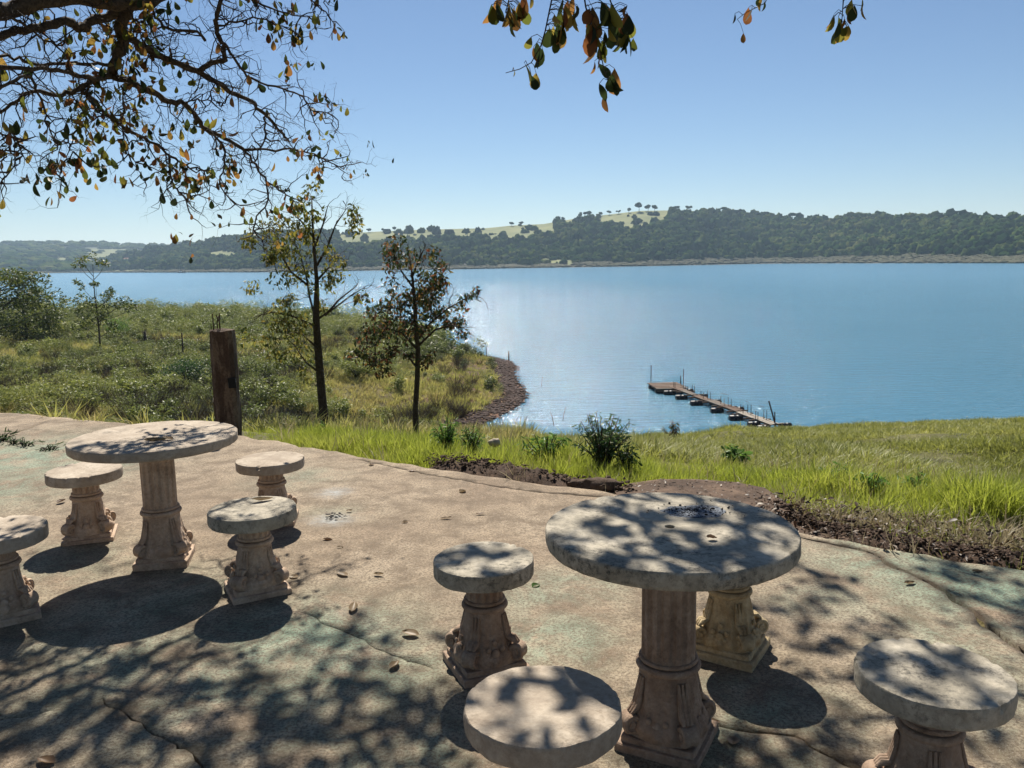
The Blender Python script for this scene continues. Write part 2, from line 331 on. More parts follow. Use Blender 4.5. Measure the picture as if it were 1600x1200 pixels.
def point_shore(x, y, z):
    """a low even beach along the point of land"""
    m_ = (x > SHF[:, 0].min()-30) & (x < SHF[:, 0].max()+30) & (y > 44) & (y < SHF[:, 1].max()+30); xi, yi = x[m_], y[m_]; d = np.empty(len(xi))
    for i in range(0, len(xi), 4000): d[i:i+4000] = np.sqrt(((xi[i:i+4000, None]-SHF[None, :, 0])**2+(yi[i:i+4000, None]-SHF[None, :, 1])**2).min(1))
    sd = np.where(inpoly(xi, yi, LANDP), d, -d); zt = WATER+np.where(sd > 0, .10*sd, .16*sd); w_ = np.clip(1-d/16, 0, 1); w_ = w_*w_*(3-2*w_)*np.clip((np.hypot(xi, yi)-47)/7, 0, 1); w_ = np.clip(w_*1.6, 0, 1)
    z = z.copy(); z[m_] = z[m_]*(1-w_)+zt*w_; return z
def height(x, y, detail=True):
    x = np.asarray(x, float); y = np.asarray(y, float); sh = x.shape; x = x.ravel(); y = y.ravel(); out = np.empty(len(x))
    for i in range(0, len(x), 20000):
        P = np.stack([x[i:i+20000], y[i:i+20000]], 1)/50.0
        out[i:i+20000] = tphi(((P[:, None]-CTs[None])**2).sum(-1))@_W[:_n]+_W[_n]+P@_W[_n+1:]
    r = np.hypot(x, y)
    if detail: 
        k = np.clip((r-7)/15, 0, 1)
        out += k*np.clip((out-WATER)/1.8, 0, 1)*(.16*np.sin(x*.55+1.3*np.sin(y*.31))*np.cos(y*.47+x*.2)+.07*np.sin(x*1.7+y*.9)*np.sin(y*1.3-x*.6))
    out = point_shore(x, y, out)
    back = np.clip((-y-10)/30, 0, 1); out = out*(1-back)+(-.1)*back
    out = np.where(r > 320, np.minimum(out, np.where(y > 20, WATER-2, out)), out)
    out = np.clip(out, WATER-6, 1.5)
    return out.reshape(sh)

ths = np.concatenate([np.linspace(-42, 42, 460), np.linspace(44, 316, 90)]); ths = np.radians(ths)
rs = np.concatenate([np.geomspace(.8, 330, 330), [450, 800, 1400, 2300]])
R, T = np.meshgrid(rs, ths, indexing='ij'); GX = R*np.sin(T); GY = R*np.cos(T); GZ = height(GX, GY)
GZ = np.where((R > 300) & (GY > 20), WATER-6, GZ)
ins = inpoly(GX, GY, PATIO); GZ = np.where(ins, -.035, GZ)
nr, nth = R.shape; idx = np.arange(nr*nth).reshape(nr, nth); nx = np.roll(idx, -1, 1)
quads = np.stack([idx[:-1], nx[:-1], nx[1:], idx[1:]], -1).reshape(-1, 4)[:, ::-1]
tip = atz(760, 600, -9.5); redc = [(atz(750, 590, -9.4), 9), (atz(770, 560, -9.8), 11), (atz(640, 565, -9.1), 7), (atz(728, 610, -9), 6), (atz(795, 600, -9.8), 7)]
red = np.zeros(GX.size)
for c, s in redc: red = np.maximum(red, np.exp(-(((GX-c[0])**2+(GY-c[1])**2)/s**2)).ravel())
nearshore = np.clip(1-(GZ.ravel()-WATER)/.5, 0, 1); red = np.maximum(red, nearshore); red = np.maximum(red, ins.ravel()*.25)
me = fastmesh('ground', np.stack([GX, GY, GZ], -1).reshape(-1, 3), quads, M_terrain, True, {'red': red})
tag(link('ground', me), kind='structure')
me = fastmesh('water', [(-7900, -200, WATER), (7900, -200, WATER), (7900, 10400, WATER), (-7900, 10400, WATER)], [(0, 1, 2, 3)], M_water)
tag(link('lake_water', me), kind='structure')

# ------------------------------------------------------------------ patio slab with real cracks
cracks = [([(1236, 837), (1290, 849), (1340, 859), (1372, 872), (1400, 888), (1440, 905), (1480, 925), (1497, 940), (1530, 963), (1560, 990), (1600, 1015), (1700, 1085)], .009, .018),
          ([(1100, 1133), (1180, 1143), (1240, 1150), (1280, 1172), (1340, 1200), (1420, 1250)], .006, .004),
          ([(160, 1090), (175, 1103), (190, 1110), (220, 1130), (240, 1150), (270, 1160), (290, 1172), (315, 1200), (330, 1240)], .0025, .004),
          ([(470, 955), (530, 985), (580, 1005), (610, 1025), (680, 1045)], .0015, .003),
          ([(-60, 684), (0, 680), (40, 672), (70, 658)], .008, .006),
          ([(560, 718), (640, 736), (720, 752), (800, 765), (900, 775), (945, 778)], .003, .004),
          ([(-40, 1130), (0, 1125), (50, 1115), (90, 1108)], .002, .002)]
crackpolys = []
for pts, w0, w1 in cracks:
    P = [np.array(q) for q in px(pts)]; fine = []
    for i in range(len(P)-1):
        n = max(3, int(np.linalg.norm(P[i+1]-P[i])/.045))
        fine += [P[i]+(P[i+1]-P[i])*k/n for k in range(n)]
    fine.append(P[-1]); L = []; Rr = []
    for i, q in enumerate(fine):
        d = fine[min(i+1, len(fine)-1)]-fine[max(0, i-1)]; d /= np.linalg.norm(d); nrm = np.array([-d[1], d[0]])
        q = q+nrm*(.02*mnoise.noise(Vector((q[0]*9, q[1]*9, 1)))+.008*random.uniform(-1, 1)); t = i/(len(fine)-1); ww = 1.15*(w0*(1-t)+w1*t)*random.uniform(.5, 1.5)*min(1, .25+min(i, len(fine)-1-i)*.4)
        L.append(q+nrm*ww); Rr.append(q-nrm*ww)
    crackpolys.append(L+Rr[::-1])
def slab(polys_in, holes, xr, yr, step, name, mat, z0, thick, attrs=None, wob=.006):
    V = [Vector(p) for p in polys_in]; E_ = [(i, (i+1) % len(V)) for i in range(len(V))]
    for h in holes:
        n = len(V); V += [Vector(p) for p in h]; E_ += [(n+i, n+(i+1) % len(h)) for i in range(len(h))]
    gx, gy = np.meshgrid(np.arange(*xr, step), np.arange(*yr, step)); gx = (gx+rng.uniform(-.3, .3, gx.shape)*step).ravel(); gy = (gy+rng.uniform(-.3, .3, gy.shape)*step).ravel()
    k = inpoly(gx, gy, polys_in); V += [Vector((a, b)) for a, b in zip(gx[k], gy[k])]
    vo, eo, fo, *_ = delaunay_2d_cdt(V, E_, [], 0, 1e-5)
    vo = np.array([tuple(q) for q in vo]); fo = np.array([f for f in fo if len(f) == 3]); c = vo[fo].mean(1)
    keep = inpoly(c[:, 0], c[:, 1], polys_in)
    for h in holes: keep &= ~inpoly(c[:, 0], c[:, 1], h)
    fo = fo[keep]
    z = np.array([z0+wob*mnoise.noise(Vector((p[0]*1.3, p[1]*1.3, 0)))*2 for p in vo]); v3 = np.column_stack([vo, z])
    a = v3[fo]; up = np.cross(a[:, 1]-a[:, 0], a[:, 2]-a[:, 0])[:, 2]; fo[up < 0] = fo[up < 0][:, ::-1]
    cnt = {}
    for f in fo:
        for i in range(3):
            e = (int(f[i]), int(f[(i+1) % 3])); cnt[e] = 1
    bd = [e for e in cnt if (e[1], e[0]) not in cnt]
    nv = len(v3); low = {}; extra = []
    for e in bd:
        for q in e:
            if q not in low: low[q] = nv+len(extra); extra.append((v3[q][0], v3[q][1], z0-thick))
    sk = []
    for p, q in bd: sk += [(q, p, low[p]), (q, low[p], low[q])]
    allv = np.vstack([v3, np.array(extra)]); at_ = {k2: fn(allv) for k2, fn in (attrs or {}).items()}
    me = fastmesh(name, allv, np.vstack([fo, np.array(sk)]), mat, False, at_)
    return me
def blobs(lst):
    cs = [(atz(x, y), s*1.0, a) for x, y, s, a in lst]
    def fn(V):
        o = np.zeros(len(V))
        for c, s, a in cs: o = np.maximum(o, a*np.exp(-((V[:, 0]-c[0])**2+(V[:, 1]-c[1])**2)/(s*s)))
        return o
    return fn
green = blobs([(480, 1000, .45, 1), (560, 1040, .4, .9), (330, 1070, .5, .7), (420, 1090, .4, .7), (200, 1040, .5, .6), (1500, 910, .5, 1), (1580, 930, .6, 1), (1400, 880, .45, .9), (1300, 870, .3, .5),
               (1500, 1000, .4, .6), (860, 1000, .3, .8), (900, 920, .25, .7), (840, 930, .25, .6), (30, 715, .9, 1), (120, 730, .6, .7), (0, 760, .7, .7), (550, 690, .4, .3), (1200, 1110, .35, .6), (1100, 1160, .3, .6),
               (690, 1180, .3, .6), (640, 990, .2, .3), (460, 745, .35, .5), (520, 800, .25, .3), (1290, 940, .3, .5), (1150, 1190, .4, .5), (60, 1000, .5, .4), (540, 1190, .3, .5), (1580, 1100, .4, .4), (240, 940, .5, .6), (100, 880, .4, .5)])
white = blobs([(518, 811, .11, 1), (522, 769, .10, .8), (546, 952, .03, .4)])
CP = np.array([q for h in crackpolys[:3] for q in h]); CP0 = np.array(crackpolys[0])
def crackdirt(V):
    o = np.zeros(len(V))
    for i in range(0, len(V), 4000): 
        v = V[i:i+4000, None, :2]; o[i:i+4000] = np.maximum(.9*np.exp(-((v-CP0[None])**2).sum(-1).min(1)/.028**2), .6*np.exp(-((v-CP[None])**2).sum(-1).min(1)/.014**2))
    return o
me = slab(PATIO, crackpolys, (-8, 4.6), (1.2, 11), .085, 'patio', M_patio, 0, .16, {'green': green, 'white': white, 'crackdirt': crackdirt})
tag(link('patio', me), kind='structure')
pad = [tuple(p) for p in px([(966, 776), (960, 762), (985, 750), (1030, 744), (1090, 745), (1150, 749), (1195, 758), (1222, 776), (1250, 796), (1290, 812), (1330, 830), (1330, 846), (1240, 834), (1180, 824), (1100, 810), (1010, 790)])]
me = slab(pad, [], (.4, 2.6), (4.6, 6.6), .09, 'dirt_pad', M_pad, -.022, .1, None, .012)
tag(link('dirt_pad', me), kind='structure')

# soil heap along the slab's far edge, soil strip on the right
def strip(name, mat, pts, w_, hgt, zoff, n=160, m_=12, amp=.5):
    P = [np.array(q) for q in px(pts)]; cum = np.concatenate([[0], np.cumsum([np.linalg.norm(P[i+1]-P[i]) for i in range(len(P)-1)])]); PA = np.array(P)
    V = []
    for i in range(n):
        s = cum[-1]*i/(n-1); q = np.array([np.interp(s, cum, PA[:, 0]), np.interp(s, cum, PA[:, 1])]); e = math.sin(math.pi*i/(n-1))**.4
        for j in range(m_):
            t = j/(m_-1); x, y = q[0]+.1*(t-.5)*w_, q[1]+(t-.5)*w_*e
            nz = mnoise.fractal(Vector((x*4, y*4, 5)), 1, 2, 4)
            h = zoff+(hgt*math.sin(math.pi*t)*(1+amp*nz)+.035*mnoise.fractal(Vector((x*18, y*18, 1)), 1, 2, 3))*e
            V.append((x, y, h))
    idx = np.arange(n*m_).reshape(n, m_); F_ = np.stack([idx[:-1, :-1], idx[1:, :-1], idx[1:, 1:], idx[:-1, 1:]], -1).reshape(-1, 4)
    me = fastmesh(name, V, F_, mat, False); return link(name, me)
tag(strip('soil_heap', M_soil, [(672, 722), (720, 722), (770, 728), (830, 742), (900, 754), (985, 762)], .5, .085, -.055), kind='structure')
tag(strip('soil_strip', M_soil, [(1215, 795), (1290, 822), (1400, 845), (1500, 862), (1600, 872), (1750, 900)], .62, .05, -.055, 200, 16), kind='structure')

# ------------------------------------------------------------------ far hills
def shoreD(x): return np.interp(x, [-900, 0, 100, 260, 400, 700, 1000, 1200, 1450, 1600, 2500], [1900, 1750, 1700, 1330, 1100, 1010, 1000, 1080, 930, 850, 900])
def skyY(x): return np.interp(x, [-900, 150, 185, 230, 300, 370, 420, 500, 560, 640, 700, 760, 800, 850, 900, 940, 1000, 1060, 1130, 1190, 1240, 1300, 1400, 1480, 1560, 1600, 1700, 2500],
                                 [416, 412, 400, 391, 384, 372, 366, 365, 363, 359, 357.5, 356, 352, 349.5, 341, 336, 329, 328, 332, 339, 343.5, 343, 342, 341, 344, 347, 350, 352])
xs = np.concatenate([np.linspace(-900, -40, 30), np.linspace(0, 1600, 560), np.linspace(1640, 2500, 30)]); ts = np.concatenate([np.linspace(-.12, 1, 60), [1.15, 1.6, 3.0, 8.0]])
def hillpt(x, t):
    """t 0 = shoreline, 1 = ridge"""
    d = ray(x, 405); u = d[:2]/math.hypot(d[0], d[1]); D0 = float(shoreD(x)); D1 = D0*1.42+60
    sk = atd(x, float(skyY(x)), D1); zr = sk[2]
    if t <= 1:
        D = D0+(D1-D0)*t; s = max(t, 0); prof = .45*s+.55*s**1.35; z = WATER-.5+(zr-WATER)*prof if t >= 0 else WATER+t*40
        if 0 < t < 1: z += math.sin(math.pi*t)*6*mnoise.fractal(Vector((u[0]*D*.004, u[1]*D*.004, 2)), 1, 2, 3)
    else: D = D1*(1+(t-1)*.5); z = max(WATER-3, zr-(t-1)*22)
    return u[0]*D, u[1]*D, z
V = []; pa = []; bk = []
def bankw(x): return float(np.interp(x, [0, 600, 1000, 1150, 1300, 1600], [.10, .09, .09, .11, .16, .18]))
def pasture(x, t):
    n_ = .12*mnoise.noise(Vector((x*.02, t*5, 0)))
    a = max(0, 1-abs(x-985)/110)*1.0 if t > .60+n_+abs(x-985)*.0034 else 0
    b = 1.0 if (530 < x < 870 and t > .64+n_*.8) else 0
    c = 1.0 if ((x-345)/26)**2+((t-.52)/.13)**2 < 1+n_*6 else 0
    e = 1.0 if ((x-885+(t-.1)*260)/22)**2+((t-.1)/.13)**2 < 1+n_*3 else 0
    f = .8 if ((x-200)/40)**2+((t-.12)/.06)**2 < 1 else 0
    h_ = 1.0 if ((x-725)/10)**2+((t-.42)/.1)**2 < 1 else 0
    return max(1.0 if a > 0 else 0, b, c, e, f, h_)
for x in xs:
    for t in ts:
        V.append(hillpt(x, t)); pa.append(min(1, pasture(x, t))); bk.append(float(np.clip((bankw(x)+.03*mnoise.noise(Vector((x*.015, 0, 0)))-t)*40, 0, 1)))
idx = np.arange(len(V)).reshape(len(xs), len(ts)); F_ = np.stack([idx[:-1, :-1], idx[1:, :-1], idx[1:, 1:], idx[:-1, 1:]], -1).reshape(-1, 4)
tag(link('far_hills', fastmesh('far_hills', V, F_, M_far, True, {'pasture': pa, 'bank': bk})), kind='structure')
# farther range on the left
def ridge2(x): return np.interp(x, [-900, 0, 100, 150, 200, 260, 300, 380, 460, 600, 2500], [380, 380, 378.5, 380, 382, 381.5, 379, 376, 374, 380, 395])
xs2 = np.linspace(-900, 2500, 500); V = []; pa2 = []; bk2 = []
def hill2(x, t):
    d = ray(x, 405); u = d[:2]/math.hypot(d[0], d[1]); D = 1750+(3300-1750)*t; zr = atd(x, float(ridge2(x)), 3300)[2]
    z = WATER-1+(zr-WATER)*min(t, 1)**1.1+(12*math.sin(t*6+x*.01)*t*(1-t) if t < 1 else -(t-1)*60)
    return u[0]*D, u[1]*D, max(z, WATER-3)
tt2 = [0, .1, .2, .3, .4, .5, .6, .7, .8, .9, 1, 1.3, 2.5]
for x in xs2:
    for t in tt2:
        V.append(hill2(x, t)); pa2.append(.8 if mnoise.noise(Vector((x*.009+4, t*4.5, 7))) > .12 else 0); bk2.append(0)
idx = np.arange(len(V)).reshape(len(xs2), len(tt2)); F_ = np.stack([idx[:-1, :-1], idx[1:, :-1], idx[1:, 1:], idx[:-1, 1:]], -1).reshape(-1, 4)
tag(link('distant_ridge', fastmesh('distant_ridge', V, F_, M_far, True, {'pasture': pa2, 'bank': bk2})), kind='structure')

# ------------------------------------------------------------------ scattering of uncountable cover
def ico(sub=1):
    t = (1+5**.5)/2; v = [(-1, t, 0), (1, t, 0), (-1, -t, 0), (1, -t, 0), (0, -1, t), (0, 1, t), (0, -1, -t), (0, 1, -t), (t, 0, -1), (t, 0, 1), (-t, 0, -1), (-t, 0, 1)]
    f = [(0, 11, 5), (0, 5, 1), (0, 1, 7), (0, 7, 10), (0, 10, 11), (1, 5, 9), (5, 11, 4), (11, 10, 2), (10, 7, 6), (7, 1, 8), (3, 9, 4), (3, 4, 2), (3, 2, 6), (3, 6, 8), (3, 8, 9), (4, 9, 5), (2, 4, 11), (6, 2, 10), (8, 6, 7), (9, 8, 1)]
    v = [Vector(p).normalized() for p in v]
    for _ in range(sub):
        nf = []; mid = {}
        def mp_(a, b):
            k = (min(a, b), max(a, b))
            if k not in mid: v.append(((v[a]+v[b])/2).normalized()); mid[k] = len(v)-1
            return mid[k]
        for a, b, c in f:
            x, y, z = mp_(a, b), mp_(b, c), mp_(c, a); nf += [(a, x, z), (b, y, x), (c, z, y), (x, y, z)]
        f = nf
    return np.array([tuple(p) for p in v]), np.array(f)
ICO1 = ico(1); ICO2 = ico(2)
def scatter(name, variants, pts, scales, rots, mat, label, cat, tilt=None):
    col = bpy.data.collections.new(name+'_kinds')
    for i, me in enumerate(variants):
        o = bpy.data.objects.new(name+'_kind', me); col.objects.link(o)
    n = len(pts); me = bpy.data.meshes.new(name); me.vertices.add(n); me.vertices.foreach_set('co', np.asarray(pts, np.float32).ravel())
    a = me.attributes.new('sc', 'FLOAT_VECTOR', 'POINT'); a.data.foreach_set('vector', np.asarray(scales, np.float32).ravel())
    R_ = np.zeros((n, 3), np.float32); R_[:, 2] = rots
    if tilt: R_[:, :2] = rng.normal(0, tilt, (n, 2))
    a = me.attributes.new('rt', 'FLOAT_VECTOR', 'POINT'); a.data.foreach_set('vector', R_.ravel())
    a = me.attributes.new('vi', 'INT', 'POINT'); a.data.foreach_set('value', rng.integers(0, len(variants), n).astype(np.int32))
    me.materials.append(mat); o = link(name, me)
    g = bpy.data.node_groups.new(name+'_nodes', 'GeometryNodeTree'); g.interface.new_socket('Geometry', in_out='INPUT', socket_type='NodeSocketGeometry'); g.interface.new_socket('Geometry', in_out='OUTPUT', socket_type='NodeSocketGeometry')
    N = g.nodes.new; gi = N('NodeGroupInput'); go = N('NodeGroupOutput'); ip = N('GeometryNodeInstanceOnPoints'); ci = N('GeometryNodeCollectionInfo')
    ci.inputs['Collection'].default_value = col; ci.inputs['Separate Children'].default_value = True; ci.inputs['Reset Children'].default_value = True; ip.inputs['Pick Instance'].default_value = True
    L_ = g.links.new; L_(gi.outputs[0], ip.inputs['Points']); L_(ci.outputs[0], ip.inputs['Instance'])
    for nm, ty, sk in (('sc', 'FLOAT_VECTOR', 'Scale'), ('rt', 'FLOAT_VECTOR', 'Rotation'), ('vi', 'INT', 'Instance Index')):
        q = N('GeometryNodeInputNamedAttribute'); q.data_type = ty; q.inputs['Name'].default_value = nm
        if sk == 'Rotation': e = N('FunctionNodeEulerToRotation'); L_(q.outputs[0], e.inputs[0]); L_(e.outputs[0], ip.inputs[sk])
        else: L_(q.outputs[0], ip.inputs[sk])
    L_(ip.outputs[0], go.inputs[0]); md = o.modifiers.new('scatter', 'NODES'); md.node_group = g
    return tag(o, label, cat, kind='stuff')

def tuft(nb, h, spread, wid, mat, lean=.5, seg=3):
    V = []; F_ = []
    for i in range(nb):
        a = random.uniform(0, 6.283); r = spread*math.sqrt(random.random()); b = np.array([r*math.cos(a), r*math.sin(a), 0]); a2 = a+random.uniform(-1, 1)
        L_ = h*random.uniform(.5, 1.1); ln = random.uniform(.15, 1)*lean; d = np.array([math.cos(a2), math.sin(a2), 0]); s = np.array([-d[1], d[0], 0])*wid*random.uniform(.6, 1.2)
        tw = random.uniform(-.8, .8); s = s*math.cos(tw)+d*np.linalg.norm(s)*math.sin(tw)
        n0 = len(V)
        for k in range(seg+1):
            t = k/seg; c = b+d*(ln*L_*t*t)+np.array([0, 0, L_*t*(1-.35*ln*t)]); ww = (1-t**1.6)
            if k < seg: V += [c-s*ww, c+s*ww]
            else: V += [c, c+s*.02]
        for k in range(seg): q = n0+2*k; F_.append((q, q+1, q+3, q+2))
    return fastmesh('tuft', V, F_, mat)
def leafV(L_, W_, fold=.25, droop=.2):
    """a leaf blade of 8 triangles, stem at the origin, growing along +X"""
    st = [(0, .04), (.14, .34), (.34, .72), (.56, .98), (.76, 1), (.92, .66), (1, .06)]; V = []
    for t, w_ in st:
        z = -droop*L_*t*t; V += [(t*L_, -w_*W_/2, z+fold*w_*W_/2), (t*L_, 0, z), (t*L_, w_*W_/2, z+fold*w_*W_/2)]
    F_ = []
    for i in range(len(st)-1): q = i*3; F_ += [(q, q+3, q+4, q+1), (q+1, q+4, q+5, q+2)]
    return np.array(V), np.array(F_)
LV, LF = leafV(1, .5)
SV = np.array([(0, 0, 0), (.45, -.24, .05), (.5, 0, -.05), (.45, .24, .05), (1, 0, -.16)]); SF = np.array([(0, 1, 2), (0, 2, 3), (1, 4, 2), (2, 4, 3)])
def leafcloud(P, size, hang=0.0, szv=.35, shape=(SV, SF), aspect=1.0):
    """many leaves at the points P, merged"""
    P = np.asarray(P); n = len(P); v0, f0 = shape
    az = rng.uniform(0, 2*np.pi, n); el = rng.normal(-hang, .5, n); el = np.clip(el, -1.5, 1.4)
    d = np.stack([np.cos(az)*np.cos(el), np.sin(az)*np.cos(el), np.sin(el)], 1); r_ = rng.normal(size=(n, 3)); s = np.cross(d, r_); s /= np.linalg.norm(s, axis=1)[:, None]; u = np.cross(s, d)
    sz = size*rng.uniform(1-szv, 1+szv, n); V = P[:, None]+sz[:, None, None]*(v0[None, :, 0, None]*d[:, None]+aspect*v0[None, :, 1, None]*s[:, None]+v0[None, :, 2, None]*u[:, None])
    F_ = f0[None]+(np.arange(n)*len(v0))[:, None, None]
    return V.reshape(-1, 3), F_.reshape(-1, f0.shape[1])
def ball(n, c, r, flat=1.0):
    q = rng.normal(size=(n, 3)); q /= np.linalg.norm(q, axis=1)[:, None]; q *= (rng.uniform(.15, 1, n)**.45)[:, None]*np.array(r if hasattr(r, '__len__') else (r, r, r*flat)); return q+np.array(c)
def shrubmesh(mat, n=260, leaf=.16, lobes=7, spiky=False, twigs=True):
    P = []
    for k in range(lobes):
        a = random.uniform(0, 6.28); r = random.uniform(0, .55); P.append(ball(n//lobes, (r*math.cos(a), r*math.sin(a), random.uniform(.25, .8)), random.uniform(.16, .36)))
    V, F_ = leafcloud(np.vstack(P), leaf, -.3 if spiky else .1, aspect=.35 if spiky else 1)
    return fastmesh('shrub', V, F_, mat)
def twigbush(mat, n=60):
    mb = MB()
    for k in range(n):
        a = random.uniform(0, 6.28); r = random.uniform(0, .2); p = Vector((r*math.cos(a), r*math.sin(a), 0)); d = Vector((math.cos(a)*.6, math.sin(a)*.6, random.uniform(.5, 1.3))); pts = [p]
        for i in range(4): p = p+d*.22+Vector([random.uniform(-.06, .06) for _ in range(3)]); pts.append(p)
        mb.tube(pts, [.014, .011, .008, .006, .003], 3, False)
    return mb.mesh('twigs', mat)
def crownmesh(mat, sub=ICO2, lump=.55, flat=.8):
    v, f = sub; off = random.uniform(0, 99); out = []
    for p in v:
        k = 1+lump*mnoise.fractal(Vector((p[0]*1.7+off, p[1]*1.7, p[2]*1.7)), .8, 2.2, 3)+.22*lump*mnoise.noise(Vector((p[0]*6+off, p[1]*6, p[2]*6)))
        out.append((p[0]*k, p[1]*k, max(-.35, p[2]*k*flat)+.35))
    return fastmesh('crown', out, f, mat, False)

# far forest
cv = [crownmesh(M_forest) for _ in range(7)]; P = []; S = []
for _ in range(26000):
    x = random.uniform(-150, 1750); t = random.random()**.85
    if t < bankw(x)*.85+.03*mnoise.noise(Vector((x*.02, 1, 0))): continue
    if pasture(x, t) > 0 and random.random() > .03: continue
    dens = .5+.9*mnoise.noise(Vector((x*.012, t*3.0, 11)))
    if t > .93: dens -= .35
    if random.random() > dens+.45: continue
    q = hillpt(x, t); s = random.choice([2.8, 3.8, 5.2, 7])*random.uniform(.8, 1.2)*(.8 if t < .2 else 1); P.append((q[0], q[1], q[2]-1.2)); S.append((s, s, s*random.uniform(.8, 1.7)))
scatter('far_forest', cv, P, S, rng.uniform(0, 6.28, len(P)), M_forest, 'dark green forest covering the hillside across the lake', 'forest')
P = []; S = []
for _ in range(4500):
    x = random.uniform(-900, 800) if random.random() < .8 else random.uniform(-900, 2000); t = random.random()
    if mnoise.noise(Vector((x*.009+4, t*4.5, 7))) > .12 and random.random() > .08: continue
    q = hill2(x, t); s = random.uniform(8, 14); P.append((q[0], q[1], q[2]-2)); S.append((s*1.3, s*1.3, s*.8))
scatter('distant_wood', cv, P, S, rng.uniform(0, 6.28, len(P)), M_forest, 'hazy blue woodland on the most distant ridge at the left', 'forest')
bv = [crownmesh(M_brush, ICO1, .5, .45) for _ in range(4)]; P = []; S = []
for _ in range(8000):
    x = random.uniform(-150, 1750); t = random.uniform(.02, 1.05*bankw(x))
    if pasture(x, t) > 0 and random.random() < .85: continue
    q = hillpt(x, t); s = random.uniform(1.2, 3.2); P.append((q[0], q[1], q[2]-.5)); S.append((s*1.5, s*1.2, s))
scatter('shore_brush', bv, P, S, rng.uniform(0, 6.28, len(P)), M_brush, 'brown low brush along the bank of the far shore', 'brush')

# trees standing on the skyline of the hill
def simple_tree(name, base, hgt, cr, label, group, mat, cy=.66, lobes=6):
    t = empty(name, base); tag(t, label, 'tree', group)
    mb = MB(); mb.tube([(0, 0, -1), (.02*hgt, 0, hgt*.35), (0, 0, hgt*.7)], [hgt*.035, hgt*.025, hgt*.012], 6); mb.build('trunk', M_bark2, t)
    VV = []; FF = []; n0 = 0; v, f = ICO1
    for k in range(lobes):
        a = random.uniform(0, 6.28); r = random.uniform(.1, .7)*cr; c = np.array([r*math.cos(a), r*math.sin(a), hgt*cy+random.uniform(-.12, .18)*hgt]); s = cr*random.uniform(.35, .6); off = random.uniform(0, 50)
        kk = np.array([1+.45*mnoise.noise(Vector(p*1.8)+Vector((off, 0, 0))) for p in v]); VV.append(c+v*kk[:, None]*s*np.array([1, 1, .62])); FF.append(f+n0); n0 += len(v)
    link('crown', fastmesh('crown', np.vstack(VV), np.vstack(FF), mat), t); return t
where = [(872, 11, 'small round tree on the skyline just left of the sloping pasture'), (880, 8, 'low tree beside the round one at the left foot of the pasture skyline'), (908, 12, 'dense wide tree on the skyline at the left end of the pasture'), (918, 13, 'second dense tree on the pasture skyline, touching the wide one'),
         (938, 8, 'small tree in the row along the pasture crest, left end'), (952, 9, 'middle tree of the small row along the pasture crest'), (966, 8, 'small tree in the row along the pasture crest, right end'), (982, 9, 'lone bush-like tree on the pasture crest left of the tallest dark clump'),
         (998, 17, 'tallest dark tree on the hilltop, left one of the clump'), (1012, 14, 'dark tree on the hilltop in the middle of the clump'), (1022, 12, 'dark tree on the hilltop at the right of the clump'), (1048, 9, 'thin tree on the skyline right of the hilltop clump'), (1056, 10, 'thin spreading tree right of the hilltop clump'),
         (1075, 12, 'dark tree where the hilltop pasture meets the forest'), (1098, 9, 'small skyline tree right of the pasture corner'), (1130, 13, 'spreading flat topped tree on the forest skyline'), (1155, 12, 'broad tree on the forest skyline as the ridge descends'), (1180, 10, 'tree on the descending forest skyline'), (1236, 15, 'tall open tree in the dip of the skyline'), (1575, 11, 'tree standing proud of the skyline near the right edge'),
         (800, 8, 'small tree on the long flat skyline left of the hill'), (815, 8, 'small tree on the flat skyline beside the hill slope'), (600, 8, 'small tree on the far pasture skyline above the first sapling gap'), (618, 9, 'second small tree on the far pasture skyline'), (578, 8, 'leftmost small tree on the far pasture skyline')]
for x, h_, lb in where:
    q = hillpt(x, .985); simple_tree('skyline_tree', (q[0], q[1], q[2]-.5), h_, h_*.55, lb, 'trees standing on the skyline across the lake', M_forest)
# far farm houses
for i, (x, t, sz, lb) in enumerate([(187, .5, 9, 'white farmhouse among trees across the lake, leftmost of the hamlet'), (200, .58, 13, 'long pale house in the middle of the hamlet across the lake'), (213, .66, 11, 'white house highest in the hamlet across the lake'), (226, .55, 8, 'small pale house at the right of the hamlet across the lake'), (170, .25, 10, 'low white shed nearest the far shore')]):
    q = hillpt(x, t); e = empty('farm_house', (q[0], q[1], q[2]+1.5), random.uniform(-.4, .4)); tag(e, lb, 'house', 'houses across the lake')
    mb = MB(); mb.box((0, 0, 2), (sz*1.3, 7, 5)); mb.build('wall', M_white, e)
    mb = MB(); a_, b_ = sz*.72, 4.1; mb.add([(-a_, -b_, 4.5), (a_, -b_, 4.5), (a_, b_, 4.5), (-a_, b_, 4.5), (-a_, 0, 6.6), (a_, 0, 6.6)], [(0, 1, 5, 4), (2, 3, 4, 5), (0, 4, 3), (1, 2, 5), (0, 3, 2, 1)]); mb.build('roof', M_roof if i % 2 else M_white, e)
    for k in (-1, 1): mb = MB(); mb.box((k*sz*.35, -3.52, 2.3), (1.4, .12, 1.5)); mb.build('window', M_glass, e)
